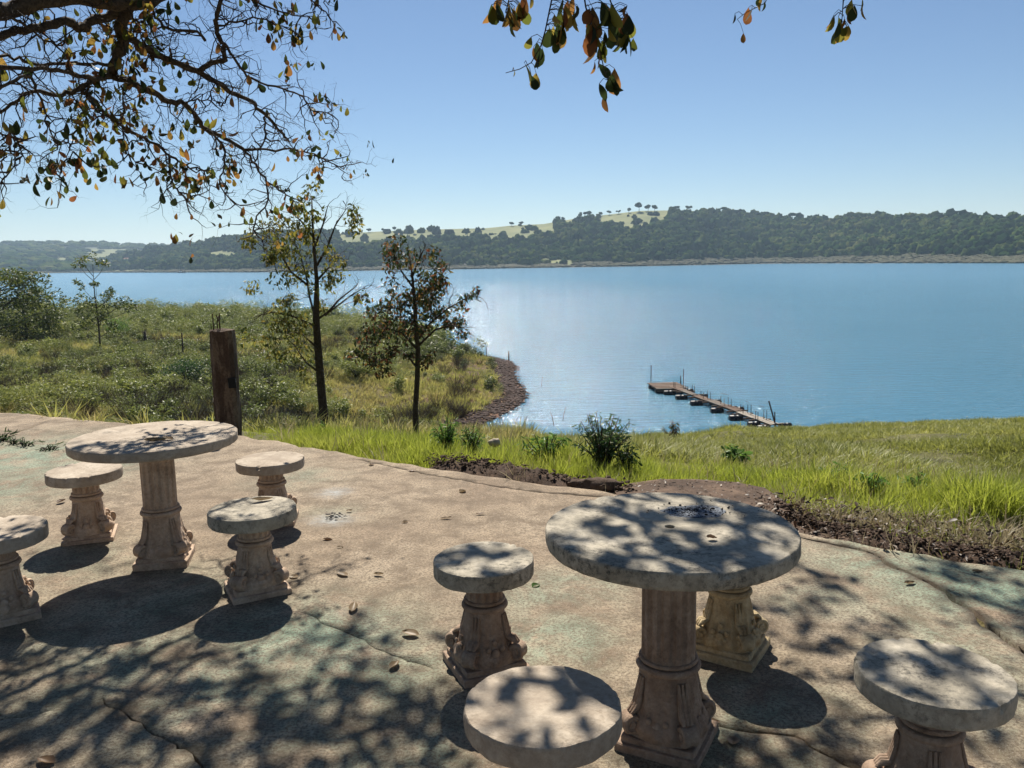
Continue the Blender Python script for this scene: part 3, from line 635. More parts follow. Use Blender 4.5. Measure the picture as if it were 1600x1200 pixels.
# tiny boat
b = atz(283, 426.5, WATER); e = empty('moored_boat', (b[0], b[1], WATER), .1); tag(e, 'tiny dark boat with a pale cabin moored off the far shore', 'boat')
mb = MB(); mb.add([(-4, -1.2, 0), (3, -1.2, 0), (5, 0, 0), (3, 1.2, 0), (-4, 1.2, 0), (-4.3, -1.5, 1.3), (3.2, -1.5, 1.3), (5.8, 0, 1.6), (3.2, 1.5, 1.3), (-4.3, 1.5, 1.3)], [(0, 1, 6, 5), (1, 2, 7, 6), (2, 3, 8, 7), (3, 4, 9, 8), (4, 0, 5, 9), (5, 6, 7, 8, 9)]); mb.build('hull', M_drum, e)
mb = MB(); mb.box((-.8, 0, 2.1), (3, 2, 1.5), taper=.85); mb.build('cabin', M_white, e)

# ------------------------------------------------------------------ near ground cover
def wedge(n, x0, x1, d0, d1, bias=1.0, maxz=None):
    th = rng.uniform(math.atan((x0-800)/FPX), math.atan((x1-800)/FPX), n); d = d0*(d1/d0)**(rng.random(n)**bias); X = d*np.sin(th); Y = d*np.cos(th)
    k = ~inpoly(X, Y, PATIO) & ~inpoly(X, Y, pad); X, Y = X[k], Y[k]; Z = height(X, Y); k = Z > WATER+.22; return X[k], Y[k], Z[k]
def pxof(X, Y, Z):
    q = np.stack([X, Y, Z-EYE], 1); ww = q@FW; return 800+FPX*(q@RC)/ww, 600-FPX*(q@UC)/ww
def edgedist(X, Y):                 # distance beyond the patio's far edge, along the view
    E_ = np.array(rough_edge); o = np.empty(len(X))
    for i in range(0, len(X), 4000): o[i:i+4000] = np.sqrt(((X[i:i+4000, None]-E_[None, :, 0])**2+(Y[i:i+4000, None]-E_[None, :, 1])**2).min(1))
    return o
tv = [tuft(16, 1, .22, .02, M_grass, .8) for _ in range(6)]
X, Y, Z = wedge(90000, 330, 2000, 4, 13, .8); ed = edgedist(X, Y); pxx, pyy = pxof(X, Y, Z)
soilR = (pxx > 1180) & (pyy > 800+np.clip((pxx-1200)*.06, 0, 40)); heap = (pxx > 670) & (pxx < 985) & (ed < .38+.1*np.sin(pxx*.05)); lim = np.where(pxx < 1000, 1.8, 6)
dn = np.interp(ed, [0, .1, 1.8, 3.2], [.5, 1, .8, .08]); dn = dn*np.where(pxx < 480, .25+.5*(pxx > 420), 1)
pad_e = np.array(pad); pd = np.sqrt(((X[:, None]-pad_e[None, :, 0])**2+(Y[:, None]-pad_e[None, :, 1])**2).min(1))
clump = np.array([mnoise.noise(Vector((a*1.6, b*1.6, 0))) for a, b in zip(X, Y)])
k = (~soilR | (rng.random(len(X)) < .012)) & (~heap) & (rng.random(len(X)) < dn*(.8+.9*clump)*.42)
X, Y, Z, ed, pxx, pd, clump = X[k], Y[k], Z[k], ed[k], pxx[k], pd[k], clump[k]
hh = rng.uniform(.11, .27, len(X))*np.interp(ed, [0, .2, .6, 2, 3], [.45, .75, 1.05, .95, .7])*(1+.7*clump)*np.where(pxx > 1250, 1.15, .95)*np.interp(pxx, [330, 450, 700], [.35, .6, 1])*np.interp(pxx, [980, 1040, 1180, 1300], [1, .75, .75, 1.05])
sc_ = np.stack([hh*.95, hh*.95, hh], 1)
scatter('tall_grass', tv, np.stack([X, Y, Z-.02], 1), sc_, rng.uniform(0, 6.28, len(X)), M_grass, 'bright green tall grass growing along the edge of the patio', 'grass', .12)
# slope on the right
tv2 = [tuft(22, 1, .5, .035, M_grass_far, .9, 2) for _ in range(6)]
X, Y, Z = wedge(75000, 820, 2100, 9, 75, .75); clump = np.array([mnoise.noise(Vector((a*.5, b*.5, 4))) for a, b in zip(X, Y)]); k = rng.random(len(X)) < .65+.6*clump; X, Y, Z, clump = X[k], Y[k], Z[k], clump[k]; D = np.hypot(X, Y)
hh = rng.uniform(.08, .19, len(X))*np.interp(D, [9, 20, 60], [.95, 1, 1.5])*(1+.9*clump); scatter('slope_grass', tv2, np.stack([X, Y, Z-.03], 1), np.stack([hh*1.7, hh*1.7, hh], 1), rng.uniform(0, 6.28, len(X)), M_grass_far, 'yellow green grass covering the slope down to the lake on the right', 'grass', .15)
# left land
X, Y, Z = wedge(60000, -400, 830, 10, 230, .45); pxx, pyy = pxof(X, Y, Z); D = np.hypot(X, Y)
tipm = (pxx > 700) & (D > 50); k = (rng.random(len(X)) < np.where(tipm, .75, .9)) & (Z > WATER+np.where(tipm, .22, .3)); X, Y, Z, D = X[k], Y[k], Z[k], D[k]
cl = np.array([mnoise.noise(Vector((a*.12, b*.12, 8))) for a, b in zip(X, Y)]); tv3 = [tuft(22, 1, .5, .035, M_meadow, .9, 2) for _ in range(6)]; hh = rng.uniform(.25, .6, len(X))*np.interp(D, [10, 40, 120], [.55, 1, 1.35])*(1+.6*cl)
scatter('meadow_grass', tv3, np.stack([X, Y, Z-.03], 1), np.stack([hh*1.3, hh*1.3, hh], 1), rng.uniform(0, 6.28, len(X)), M_meadow, 'rough yellow green meadow grass on the point of land at the left', 'grass', .15)
shv = [shrubmesh(M_leaf_scrub, 420, .13, 8, k_ % 2 == 0) for k_ in range(6)]
X, Y, Z = wedge(26000, -400, 800, 22, 225, .6); pxx, pyy = pxof(X, Y, Z); D = np.hypot(X, Y)
cl = np.array([mnoise.fractal(Vector((a*.06, b*.09, 3)), 1, 2, 3) for a, b in zip(X, Y)]); shoref = np.clip(1-(Z-WATER-.4)/.9, 0, 1)*(pyy < 560)
k = (rng.random(len(X)) < np.clip(.24+1.0*cl+.6*shoref, .03, .9)*np.where(pxx > 690, .3, 1)*np.interp(pxx, [350, 700], [1, .55])); X, Y, Z, D, shoref = X[k], Y[k], Z[k], D[k], shoref[k]
hh = rng.uniform(.5, 1.0, len(X))*rng.choice([1, 1.7], len(X), p=[.75, .25])*np.interp(D, [22, 60, 150], [.7, 1, 1.25])*(1+.9*shoref)
scatter('scrub', shv, np.stack([X, Y, Z-.1], 1), np.stack([hh*1.15, hh*1.15, hh], 1), rng.uniform(0, 6.28, len(X)), M_leaf_scrub, 'dark scrub bushes matted over the point of land at the left', 'scrub')
twv = [twigbush(M_drybrush) for _ in range(4)]
X, Y, Z = wedge(12000, -400, 800, 25, 225, .6); cl = np.array([mnoise.fractal(Vector((a*.07, b*.07, 13)), 1, 2, 3) for a, b in zip(X, Y)]); k = rng.random(len(X)) < np.clip(.07+.7*cl, .0, .5); X, Y, Z = X[k], Y[k], Z[k]; hh = rng.uniform(.6, 1.5, len(X))
scatter('dry_brush', twv, np.stack([X, Y, Z-.05], 1), np.stack([hh*1.1, hh*1.1, hh], 1), rng.uniform(0, 6.28, len(X)), M_drybrush, 'leafless brown twiggy brush between the scrub on the left land', 'brush')
# rocks along the waterline of the point
sh = [atz(x, y, WATER) for x, y in ((735, 672), (748, 666), (775, 652), (800, 641), (822, 625), (820, 612), (808, 597), (803, 582), (808, 573), (795, 564), (760, 557))]
P = []
for i in range(len(sh)-1):
    n = int(np.linalg.norm(sh[i+1]-sh[i])*75)
    for k in range(n): q = sh[i]+(sh[i+1]-sh[i])*random.random(); P.append((q[0]+random.gauss(-.9, .9), q[1]+random.gauss(.2, .9)))
P = np.array(P); Z = height(P[:, 0], P[:, 1]); k = (Z > WATER-.5) & (Z < WATER+.3); P, Z = P[k], Z[k]
rv = [crownmesh(M_rock, ICO1, .5, .6) for _ in range(5)]; s = rng.uniform(.04, .15, len(P))
scatter('shore_rocks', rv, np.column_stack([P, np.maximum(Z, WATER-.1)]), np.stack([s*1.3, s, s*.8], 1), rng.uniform(0, 6.28, len(P)), M_rock, 'dark reddish stones along the waterline of the point', 'rocks')
# leaf litter on the soil strip and crumbs on the heap
lv = [fastmesh('litter_leaf', LV*np.array([1, 1, 1]), LF, M_litter), fastmesh('litter_leaf', leafV(1, .3, .6, .5)[0], LF, M_litter)]
X = rng.uniform(1.5, 6.5, 30000); Y = rng.uniform(3.2, 6.2, 30000); pxx, pyy = pxof(X, Y, X*0); ed = edgedist(X, Y)
k = (~inpoly(X, Y, PATIO)) & (pxx > 1190) & (ed < .75) & (rng.random(len(X)) < .8); X, Y = X[k], Y[k]; s = rng.uniform(.008, .02, len(X))*rng.choice([1, 1.6, 3.2], len(X), p=[.5, .35, .15])
scatter('leaf_litter', lv, np.stack([X, Y, .0+rng.uniform(-.02, .035, len(X))], 1), np.stack([s, s, s], 1), rng.uniform(0, 6.28, len(X)), M_litter, 'dead brown leaf litter on the soil between grass and slab at the right', 'leaf litter', .5)

X = rng.uniform(.5, 2.6, 3000); Y = rng.uniform(4.8, 6.6, 3000); k = inpoly(X, Y, pad) & (rng.random(3000) < .3); X, Y = X[k], Y[k]; s = rng.uniform(.008, .035, len(X))
scatter('pad_debris', lv, np.stack([X, Y, -.012+X*0], 1), np.stack([s, s, s], 1), rng.uniform(0, 6.28, len(X)), M_litter, 'small dry debris strewn over the brown dirty pad behind the grey table', 'debris', .2)
cr = [crownmesh(M_soil, ICO1, .5, .8) for _ in range(4)]; hp = [np.array(q) for q in px([(672, 722), (720, 722), (770, 728), (830, 742), (900, 754), (985, 762)])]+[np.array(q) for q in px([(1215, 795), (1290, 822), (1400, 845), (1500, 862), (1600, 872)])]
PP = []
for i in list(range(5))+list(range(6, 10)):
    for _ in range(170): q = hp[i]+(hp[i+1]-hp[i])*random.random(); PP.append((q[0]+random.gauss(0, .03), q[1]+random.gauss(0, .07), random.uniform(-.03, .045)))
PP = [p_ for p_ in PP if not (p_[2] > .012 and False)]; s = rng.uniform(.003, .010, len(PP))*rng.choice([1, 2.2], len(PP), p=[.9, .1]); scatter('soil_crumbs', cr, PP, np.stack([s*1.3, s, s], 1), rng.uniform(0, 6.28, len(PP)), M_soil, 'crumbly dark clods of earth along the broken edge of the slab', 'clods')
M_straw = leafmat('dry_straw', [(.38, .30, .16), (.52, .43, .25), (.60, .52, .33)], .4)
sv = [tuft(14, 1, .3, .018, M_straw, 1.3) for _ in range(4)]
X, Y, Z = wedge(9000, 1200, 1900, 4, 8); ed = edgedist(X, Y); k = (ed > .45) & (ed < .95) & (rng.random(len(X)) < .16); X, Y, Z = X[k], Y[k], Z[k]; hh = rng.uniform(.08, .22, len(X))
scatter('dry_straw_grass', sv, np.stack([X, Y, Z+.02], 1), np.stack([hh*1.1, hh*1.1, hh], 1), rng.uniform(0, 6.28, len(X)), M_straw, 'bleached dry straw hanging out of the tall grass over the soil at the right', 'dry grass', .3)

X, Y, Z = wedge(9000, 430, 1900, 5, 16); k = rng.random(len(X)) < .10; X, Y, Z = X[k], Y[k], Z[k]; hh = rng.uniform(.15, .36, len(X))
sv2 = [tuft(5, 1, .25, .012, M_straw, .7) for _ in range(4)]
scatter('dead_stems', sv2, np.stack([X, Y, Z-.01], 1), np.stack([hh, hh, hh], 1), rng.uniform(0, 6.28, len(X)), M_straw, 'pale dead stems standing here and there among the green grass', 'dry grass', .3)

# ------------------------------------------------------------------ dock
def dock():
    DZ = WATER+.42
    A = atz(1050, 604, DZ); B = atz(1212, 664, DZ); u = (B-A)[:2]; Ln = np.linalg.norm(u); u = u/Ln; nrm = np.array([-u[1], u[0]])
    if nrm[1] < 0: nrm = -nrm
    root = empty('floating_dock', (A[0], A[1], WATER), 0); tag(root, 'old wooden floating dock on black drums reaching from the grassy bank into the lake', 'dock')
    rel = lambda p: Vector((p[0]-A[0], p[1]-A[1], p[2]-WATER)); rz = math.atan2(u[1], u[0])
    # square platform
    c = [atz(1016, 597, DZ), atz(1064, 597, DZ), atz(1068, 607, DZ), atz(1021, 610, DZ)]
    ex = (c[1]-c[0]+c[2]-c[3])[:2]/2; Wd = np.linalg.norm(ex); ex = ex/Wd; ey = np.array([-ex[1], ex[0]]); cen = (c[0]+c[1]+c[2]+c[3])/4; dep = 3.6; prz = math.atan2(ex[1], ex[0])
    for k in range(9):
        o_ = (k-4)*dep/9; mb = MB(); mb.box(rel((cen[0]+ey[0]*o_, cen[1]+ey[1]*o_, DZ+.02*(k % 2)+.012*random.random())), (Wd*random.uniform(.97, 1.03), dep/9-.07, .05), prz); mb.build('plank', random.choice([M_wood_br, M_wood_br, M_wood_gr]), root)
    for s_ in (-1, 0, 1): mb = MB(); mb.box(rel((cen[0]+ex[0]*s_*Wd*.42, cen[1]+ex[1]*s_*Wd*.42, DZ-.13)), (.12, dep, .18), prz); mb.build('beam', M_wood_br, root)
    mb = MB(); mb.box(rel((cen[0]-ey[0]*dep*.49, cen[1]-ey[1]*dep*.49, DZ-.16)), (Wd, .06, .2), prz); mb.build('fascia', M_wood_br, root)
    for s1 in (-.33, .33):
        for s2 in (-.33, .33): drum(root, rel((cen[0]+ex[0]*s1*Wd+ey[0]*s2*dep, cen[1]+ex[1]*s1*Wd+ey[1]*s2*dep, WATER+.04)), prz)
    for x, y, h_ in ((1017, 597, 1.6), (1067.5, 606, 1.7), (1063, 597, .6)):
        p = atz(x, y, DZ); mb = MB(); q = rel((p[0], p[1], WATER-.5)); mb.tube([q, q+Vector((.02, 0, h_+.9))], .035, 6); mb.build('mooring_pole', M_rust, root)
    # walkway in sections of long boards
    W_ = .78; nsec = 7
    for k in range(nsec):
        a, b2 = k*Ln/nsec, (k+1)*Ln/nsec-.1; mt = M_wood_pale if k in (5, 6) else (M_wood_gr if k in (1, 3) else M_wood_br); lift = .03*math.sin(k*2.1)
        for j in range(4):
            if k == 1 and j == 3: continue
            o_ = (j-1.5)*W_/4; m_ = (a+b2)/2+random.uniform(-.1, .1); mb = MB(); mb.box(rel((A[0]+u[0]*m_+nrm[0]*o_, A[1]+u[1]*m_+nrm[1]*o_, DZ+.02+lift+random.uniform(0, .02))), (b2-a, W_/4-.025, .045), rz+random.uniform(-.006, .006)); mb.build('walkway_board', mt, root)
        for fr in (.15, .85):
            m_ = a+(b2-a)*fr; mb = MB(); mb.box(rel((A[0]+u[0]*m_, A[1]+u[1]*m_, DZ-.06+lift)), (.09, W_+.9, .1), rz); mb.build('cross_beam', M_wood_br, root)
        for s_ in (-1, 1): m_ = (a+b2)/2; mb = MB(); mb.box(rel((A[0]+u[0]*m_+nrm[0]*s_*W_*.42, A[1]+u[1]*m_+nrm[1]*s_*W_*.42, DZ-.05+lift)), (b2-a, .07, .09), rz); mb.build('stringer', M_wood_br, root)
    f8 = lambda x, y: (980+x/5.714, 560+y/5.714)
    for x, y in ((375, 312), (483, 352), (617, 404), (800, 470), (968, 536), (1130, 596), (1215, 628), (1410, 606), (540, 296), (785, 394), (985, 460), (665, 344)):
        p = atz(*f8(x, y), WATER+.12); drum(root, rel((p[0], p[1], WATER+.1)), random.uniform(-.12, .12), .48 if x < 1000 else .42)
    posts = [(415, 262, 56), (428, 270, 60), (540, 290, 45), (580, 310, 75), (600, 318, 80), (522, 270, 30), (660, 340, 50), (680, 362, 62), (720, 365, 80), (742, 375, 75), (836, 412, 75), (865, 435, 78), (902, 432, 88), (928, 438, 78), (1012, 465, 55), (1035, 495, 75), (1077, 492, 80), (1105, 505, 92), (1146, 545, 78), (1166, 570, 92), (1220, 545, 88), (1245, 555, 95), (480, 250, 50)]
    for x, y, h_ in posts:
        p = atz(*f8(x, y), DZ); D = math.hypot(p[0], p[1]); hh_ = h_/5.714/FPX*D; mb = MB(); q = rel((p[0], p[1], DZ-.25)); mb.tube([q, q+Vector((random.uniform(-.02, .02), 0, hh_+.25))], .024, 5); mb.build('rail_post', M_rust, root)
    for (x0, y0, x1, y1) in ((836, 337, 902, 345), (1175, 458, 1220, 462), (1050, 412, 1077, 414)):
        p = atz(*f8(x0, y0+75), DZ); q = atz(*f8(x1, y1+85), DZ); mb = MB(); mb.tube([rel(p)+Vector((0, 0, .9)), rel(q)+Vector((0, 0, .9))], .015, 4); mb.build('rail_bar', M_rust, root)
    p = atz(*f8(1330, 578), DZ); q = rel(p); mb = MB(); mb.tube([q-Vector((0, 0, .3)), q+Vector((-.52, .1, 1.55))], .05, 6); mb.build('leaning_pole', M_rust, root)
    mb = MB(); mb.tube([q-Vector((0.08, 0, .3)), q+Vector((-.12, .0, .8))], .04, 6); mb.build('stub_post', M_rust, root)
def drum(root, p, rz, L_=.46):
    mb = MB(); pr = [(-1, .0), (-1, .24), (-.94, .275), (-.36, .275), (-.33, .29), (-.30, .275), (.30, .275), (.33, .29), (.36, .275), (.94, .275), (1, .24), (1, 0)]; V = []; n = 14
    for a, r in pr:
        for k in range(n): t = 6.2832*k/n; V.append((a*L_, r*math.cos(t), r*math.sin(t)))
    F_ = [(i*n+k, i*n+(k+1) % n, (i+1)*n+(k+1) % n, (i+1)*n+k) for i in range(len(pr)-1) for k in range(n)]; mb.add(V, F_); o = mb.build('float_drum', M_drum, root, True, p); o.rotation_euler = (0, 0, rz)
dock()
# fence stakes and drowned sticks
def stake(x, y, z, h_, r, label, name='fence_stake', cat='stake', grp='stakes on the point of land', lean=0.0):
    p = atz(x, y, z); mb = MB(); mb.tube([(0, 0, -.5), (lean*.5, 0, h_*.5), (lean, .02, h_)], [r, r, r*.8], 6); o = mb.build(name, M_bark2, None, True, (p[0], p[1], z)); tag(o, label, cat, grp); return o
stake(760, 556, WATER+.3, 1.2, .05, 'dark stake at the waterline on the upper side of the point'); stake(795, 562, WATER+.2, 1.0, .08, 'short thick stake at the very corner of the point')
stake(228, 543, -8.6, 2.0, .2, 'thick short post in the meadow right of the lone slender tree'); stake(287, 561, -8.6, 2.9, .09, 'thin stake in the scrub left of the tall concrete post'); stake(240, 558, -8.7, 1.3, .08, 'short thin stake below the thick meadow post')
for x, y, l in ((867, 665, -.3), (878, 657, .3), (845, 605, .2), (690+155, 590, .5)): stake(x, y, WATER, 1.0, .02, {867: 'leaning twig poking out of the cove, lower left one', 878: 'forked looking twig out of the cove beside the leaning one', 845: 'thin twig standing in the water off the point'}.get(x, 'twig'), 'drowned_twig', 'twig', 'twigs sticking out of the lake', l) if not (x == 845 and y == 590) else None

# ------------------------------------------------------------------ post with rebar
p = atz(353, 674); post = empty('concrete_post', (p[0], p[1]+.1, 0), .12); tag(post, 'rough reddish brown concrete post with rusty rebar on top at the patio edge', 'post')
mb = MB(); W_ = .115; ring = []; nseg = 14
prof = []
for i in range(nseg+1):
    z = -.3+i*(1.33)/nseg; rr = []
    for k in range(16):
        a = 6.2832*(k+.5)/16; sq = W_/max(abs(math.cos(a)), abs(math.sin(a))); sq = min(sq, W_*1.28); n_ = 1+.07*mnoise.noise(Vector((math.cos(a)*2, math.sin(a)*2, z*4)))+.04*mnoise.noise(Vector((math.cos(a)*6, math.sin(a)*6, z*12)))
        rr.append((sq*n_*math.cos(a), sq*n_*math.sin(a), z+(random.uniform(-.012, .012) if i == nseg else 0)))
    prof += rr
F_ = [(i*16+k, i*16+(k+1) % 16, (i+1)*16+(k+1) % 16, (i+1)*16+k) for i in range(nseg) for k in range(16)]; prof.append((0, 0, 1.05)); F_ += [(nseg*16+k, nseg*16+(k+1) % 16, len(prof)-1) for k in range(16)]
mb.add(prof, F_); mb.build('shaft', M_post, post)
for dx, dy, h_, b_ in ((-.075, -.04, .17, 0), (-.03, .03, .17, .01), (-.01, -.05, .16, -.03), (-.06, .06, .14, .02)):
    mb = MB(); mb.tube([(dx, dy, .9), (dx, dy, 1.03+h_*.5), (dx+b_, dy, 1.03+h_)], .006, 5); mb.build('rebar', M_rust, post)
mb = MB(); mb.box((.085, -.115, .5), (.075, .05, .1), .15, .008); mb.build('black_block', M_black, post)

# ------------------------------------------------------------------ tables and stools
def lathe(prof, n=64, fn=None):
    V = [];
    for i, (r, z) in enumerate(prof):
        for k in range(n):
            a = 2*math.pi*k/n; rr, zz = (r, z) if fn is None else fn(a, r, z); V.append((rr*math.cos(a), rr*math.sin(a), zz))
    F_ = [(i*n+k, i*n+(k+1) % n, (i+1)*n+(k+1) % n, (i+1)*n+k) for i in range(len(prof)-1) for k in range(n)]
    return V, F_
def disc_mesh(Rd, th, mat, seed, hole=False):
    """cast slab, origin at its underside"""
    r0 = .016 if hole else .0005; z1 = th
    prof = [(.0005, 0)] if not hole else [(r0, 0)]
    prof += [(Rd*.5, 0), (Rd*.93, 0), (Rd*.985, .004), (Rd*.998, .012), (Rd, th*.3), (Rd, th*.6), (Rd*1.0, th-.010), (Rd*.996, th-.005), (Rd*.988, th-.0015), (Rd*.97, th), (Rd*.85, th), (Rd*.6, th), (Rd*.3, th), (max(r0*2.2, .03), th)]
    prof += [(r0*1.15, th), (r0, th-.004), (r0, 0)] if hole else [(.0005, th)]
    def fn(a, r, z):
        p = Vector((math.cos(a)*r*6+seed, math.sin(a)*r*6, z*6)); k = r/Rd
        rr = r+(.0035*mnoise.noise(p*2)+.003*mnoise.noise(p*6))*k*(1 if k > .8 else 0)
        ch = max(0, mnoise.noise(Vector((math.cos(a)*9+seed, math.sin(a)*9, 3)))-.33)*.035
        if k > .96 and z > th*.8: rr -= ch; z -= ch*.8
        return rr, z+(.0018*mnoise.noise(p) if z > th*.5 else 0)
    V, F_ = lathe(prof, 112, fn); mb = MB(); mb.add(V, F_); return mb.mesh('slab', mat, False)
def smooth_by(me, ang=40):
    me.polygons.foreach_set('use_smooth', np.ones(len(me.polygons), dtype=bool)); me.set_sharp_from_angle(angle=math.radians(ang)); return me
def pedestal(root, h, table, mat, seed):
    """h = underside of the top"""
    rs_ = .098 if table else .082; flz = .285 if table else min(.27, h*.70)
    # plinth, two steps
    for nm, s0, z0_, hh_ in (('plinth', .295, -.01, .042), ('plinth_step', .262, .032, .022)):
        V = []; n = 8; s_ = s0/2; rows = []
        for zz in (z0_, z0_+hh_*.5, z0_+hh_-.004, z0_+hh_):
            ins_ = .004 if zz == z0_+hh_ else 0; row = []
            for side in range(4):
                for k in range(n):
                    t = -1+2*k/n; e = s_-ins_; q = [(t*e, -e), (e, t*e), (-t*e, e), (-e, -t*e)][side]; nn = .004*mnoise.noise(Vector((q[0]*25+seed, q[1]*25, zz*40))); cr = 1-.03*max(0, (abs(t)-.9)*10)*(.5+mnoise.noise(Vector((seed, side, zz*9))))
                    row.append((q[0]*cr*(1+nn*5), q[1]*cr*(1+nn*5), zz))
            rows += row
        N_ = 4*n; F_ = [(i*N_+k, i*N_+(k+1) % N_, (i+1)*N_+(k+1) % N_, (i+1)*N_+k) for i in range(3) for k in range(N_)]; F_.append(tuple(3*N_+k for k in range(N_)))
        mb = MB(); mb.add(rows, F_); pl_ = mb.build(nm, mat, root if nm == 'plinth' else pl_)
    # flared leafy foot
    zb = .052; prof = []; NP = 22
    for i in range(NP+1):
        t = i/NP; z = zb+(flz-zb)*t; r = rs_*1.0+(.128-rs_)*(1-t)**1.7+.012*math.exp(-((t-.18)/.13)**2); prof.append((r, z))
    def fn(a, r, z):
        t = (z-zb)/(flz-zb); c4 = math.cos(4*a); lo = max(0, 1-t*1.15)
        corner = .5+.5*math.cos(4*(a-math.pi/4)); rr = r*(1+.13*lo*corner**2)
        leaf = abs(math.sin(4*a)); rr += .010*math.sin(math.pi*min(1, t*1.05))*(leaf-.5)          # acanthus lobes
        rr += .005*math.cos(16*a)*lo*(1 if t > .03 else 0); rr += .007*max(0, math.cos(8*a))*math.exp(-((t-.42)/.10)**2)+.010*max(0, c4)*math.exp(-((t-.12)/.09)**2)
        rr += .004*mnoise.noise(Vector((math.cos(a)*6+seed, math.sin(a)*6, z*40))); return rr, z
    V, F_ = lathe(prof, 96, fn); mb = MB(); mb.add(V, F_); foot = o = mb.build('foot', mat, root); smooth_by(o.data, 55)
    # scrolls at the four corners and a boss on each face
    for k in range(4):
        a = math.pi/4+k*math.pi/2; mb = MB(); R0 = .036; hw = .024
        pr = [(0.001, -hw-.004), (.010, -hw-.006), (.013, -hw), (.019, -hw-.001), (.023, -hw-.006), (.031, -hw-.005), (R0, -hw+.004), (R0-.005, 0), (R0, hw-.004), (.031, hw+.005), (.023, hw+.006), (.019, hw+.001), (.013, hw), (.010, hw+.006), (.001, hw+.004)]
        n = 24; V = []; cx = .146; cz = .098
        for r, s in pr:
            for q in range(n):
                t = 6.2832*q/n; lx, ly, lz = cx+r*math.cos(t), s, cz+r*math.sin(t)*1.05; V.append((lx*math.cos(a)-ly*math.sin(a), lx*math.sin(a)+ly*math.cos(a), lz))
        F_ = [(i*n+q, i*n+(q+1) % n, (i+1)*n+(q+1) % n, (i+1)*n+q) for i in range(len(pr)-1) for q in range(n)]; mb.add(V, F_)
        pts = [(rs_+.004, flz*.92), (rs_+.012, flz*.75), (rs_+.022, flz*.58), (.128, .150), (.146, .133)]
        for side in (-.014, 0, .014): mb.tube([((x*math.cos(a)-side*math.sin(a)), (x*math.sin(a)+side*math.cos(a)), z) for x, z in pts], [.004, .008, .010, .011, .006], 7)
        o = mb.build('scroll', mat, foot); smooth_by(o.data, 50)
        a2 = k*math.pi/2; mb = MB()
        for dx, dz, r in ((0, .105, .020), (-.022, .088, .014), (.022, .088, .014), (0, .075, .016), (-.03, .125, .011), (.03, .125, .011), (0, .15, .012)):
            v, f = ICO1; c = np.array([.118 if dz < .13 else .108, dx, dz]); vv = v*np.array([.6, 1, 1.15])*r+c; mb.add([(p_[0]*math.cos(a2)-p_[1]*math.sin(a2), p_[0]*math.sin(a2)+p_[1]*math.cos(a2), p_[2]) for p_ in vv], [tuple(q) for q in f])
        mb.build('rosette', mat, foot, True)
    def ring(z, R_, r, nm='collar'):
        pr = [(R_+r*math.cos(t), z+r*1.1*math.sin(t)) for t in np.linspace(-math.pi/2, math.pi/2, 9)]; pr = [(R_-.012, z-r*1.1)]+pr+[(R_-.012, z+r*1.1)]
        V, F_ = lathe(pr, 56, lambda a, r_, z_: (r_+.0012*mnoise.noise(Vector((math.cos(a)*7+seed, math.sin(a)*7, z_*30))), z_)); mb = MB(); mb.add(V, F_); o = mb.build(nm, mat, root); smooth_by(o.data, 50)
    ring(flz+.010, rs_+.004, .011); ring(flz+.033, rs_-.002, .007)
    top = h-(.075 if table else .0); z0_ = flz+.038; nf = 14
    pr = [(rs_-.004, z0_), (rs_-.005, z0_+.012)]+[(rs_-.005, z0_+.012+(top-z0_-.024)*i/6) for i in range(1, 7)]+[(rs_-.004, top)]
    def fl(a, r, z):
        e = min(1, min(z-z0_, top-z)/.02) if top-z0_ > .05 else min(1, (z-z0_)/.012); c = math.cos(nf*a); return r-.011*max(0, e)*max(0, c)**.7*(1 if z > z0_ else 0)+.0012*mnoise.noise(Vector((a*3, seed, z*20))), z
    V, F_ = lathe(pr, nf*10, fl); mb = MB(); mb.add(V, F_); o = mb.build('fluted_shaft', mat, root); smooth_by(o.data, 45)
    if table:
        ring(top+.008, rs_-.001, .010); pr = [(rs_-.006, top+.014), (rs_-.006, top+.026), (rs_+.004, top+.034), (rs_+.012, top+.046), (rs_+.013, top+.056), (rs_+.006, top+.066), (rs_+.004, h)]
        V, F_ = lathe(pr, 56); mb = MB(); mb.add(V, F_); o = mb.build('capital', mat, root); smooth_by(o.data, 50)
def furniture(name, loc, hgt, dia, th, mt, mp_, rz, label, cat, grp, seed, tilt=(0, 0)):
    r_ = empty(name, loc, rz); tag(r_, label, cat, grp); table = name == 'round_table'
    pedestal(r_, hgt-th, table, mp_, seed); me = disc_mesh(dia/2, th, mt, seed, table); o = link('tabletop' if table else 'seat', me, r_, (0, 0, hgt-th+.001)); smooth_by(me, 32); o.rotation_euler = (tilt[0], tilt[1], random.uniform(0, 6)); return r_
GT, GS = 'round concrete tables on the patio', 'round concrete stools around the tables'
T1 = furniture('round_table', (-2.04, 4.61, 0), .738, .90, .058, M_top_pale, M_ped, math.radians(12), 'pale round concrete table at the left with dead leaves on its top', 'table', GT, 1, (0, 0))
T2 = furniture('round_table', (.53, 2.71, 0), .785, .848, .062, M_top_grey, M_ped_shade, math.radians(62), 'grey round concrete table at the right with an ash stain and dappled shade', 'table', GT, 2)
furniture('stool', (-2.68, 5.02, 0), .445, .434, .068, M_top_pale, M_ped, math.radians(20), 'concrete stool behind the left table, partly under its left rim', 'stool', GS, 3)
furniture('stool', (-2.52, 3.86, 0), .445, .45, .07, M_top_pale, M_ped, math.radians(35), 'pale concrete stool cut off by the left edge of the picture', 'stool', GS, 4)
furniture('stool', (-1.60, 5.30, 0), .425, .436, .066, M_top_pale, M_ped, math.radians(8), 'concrete stool right of the left table, the farther of the two there', 'stool', GS, 5)
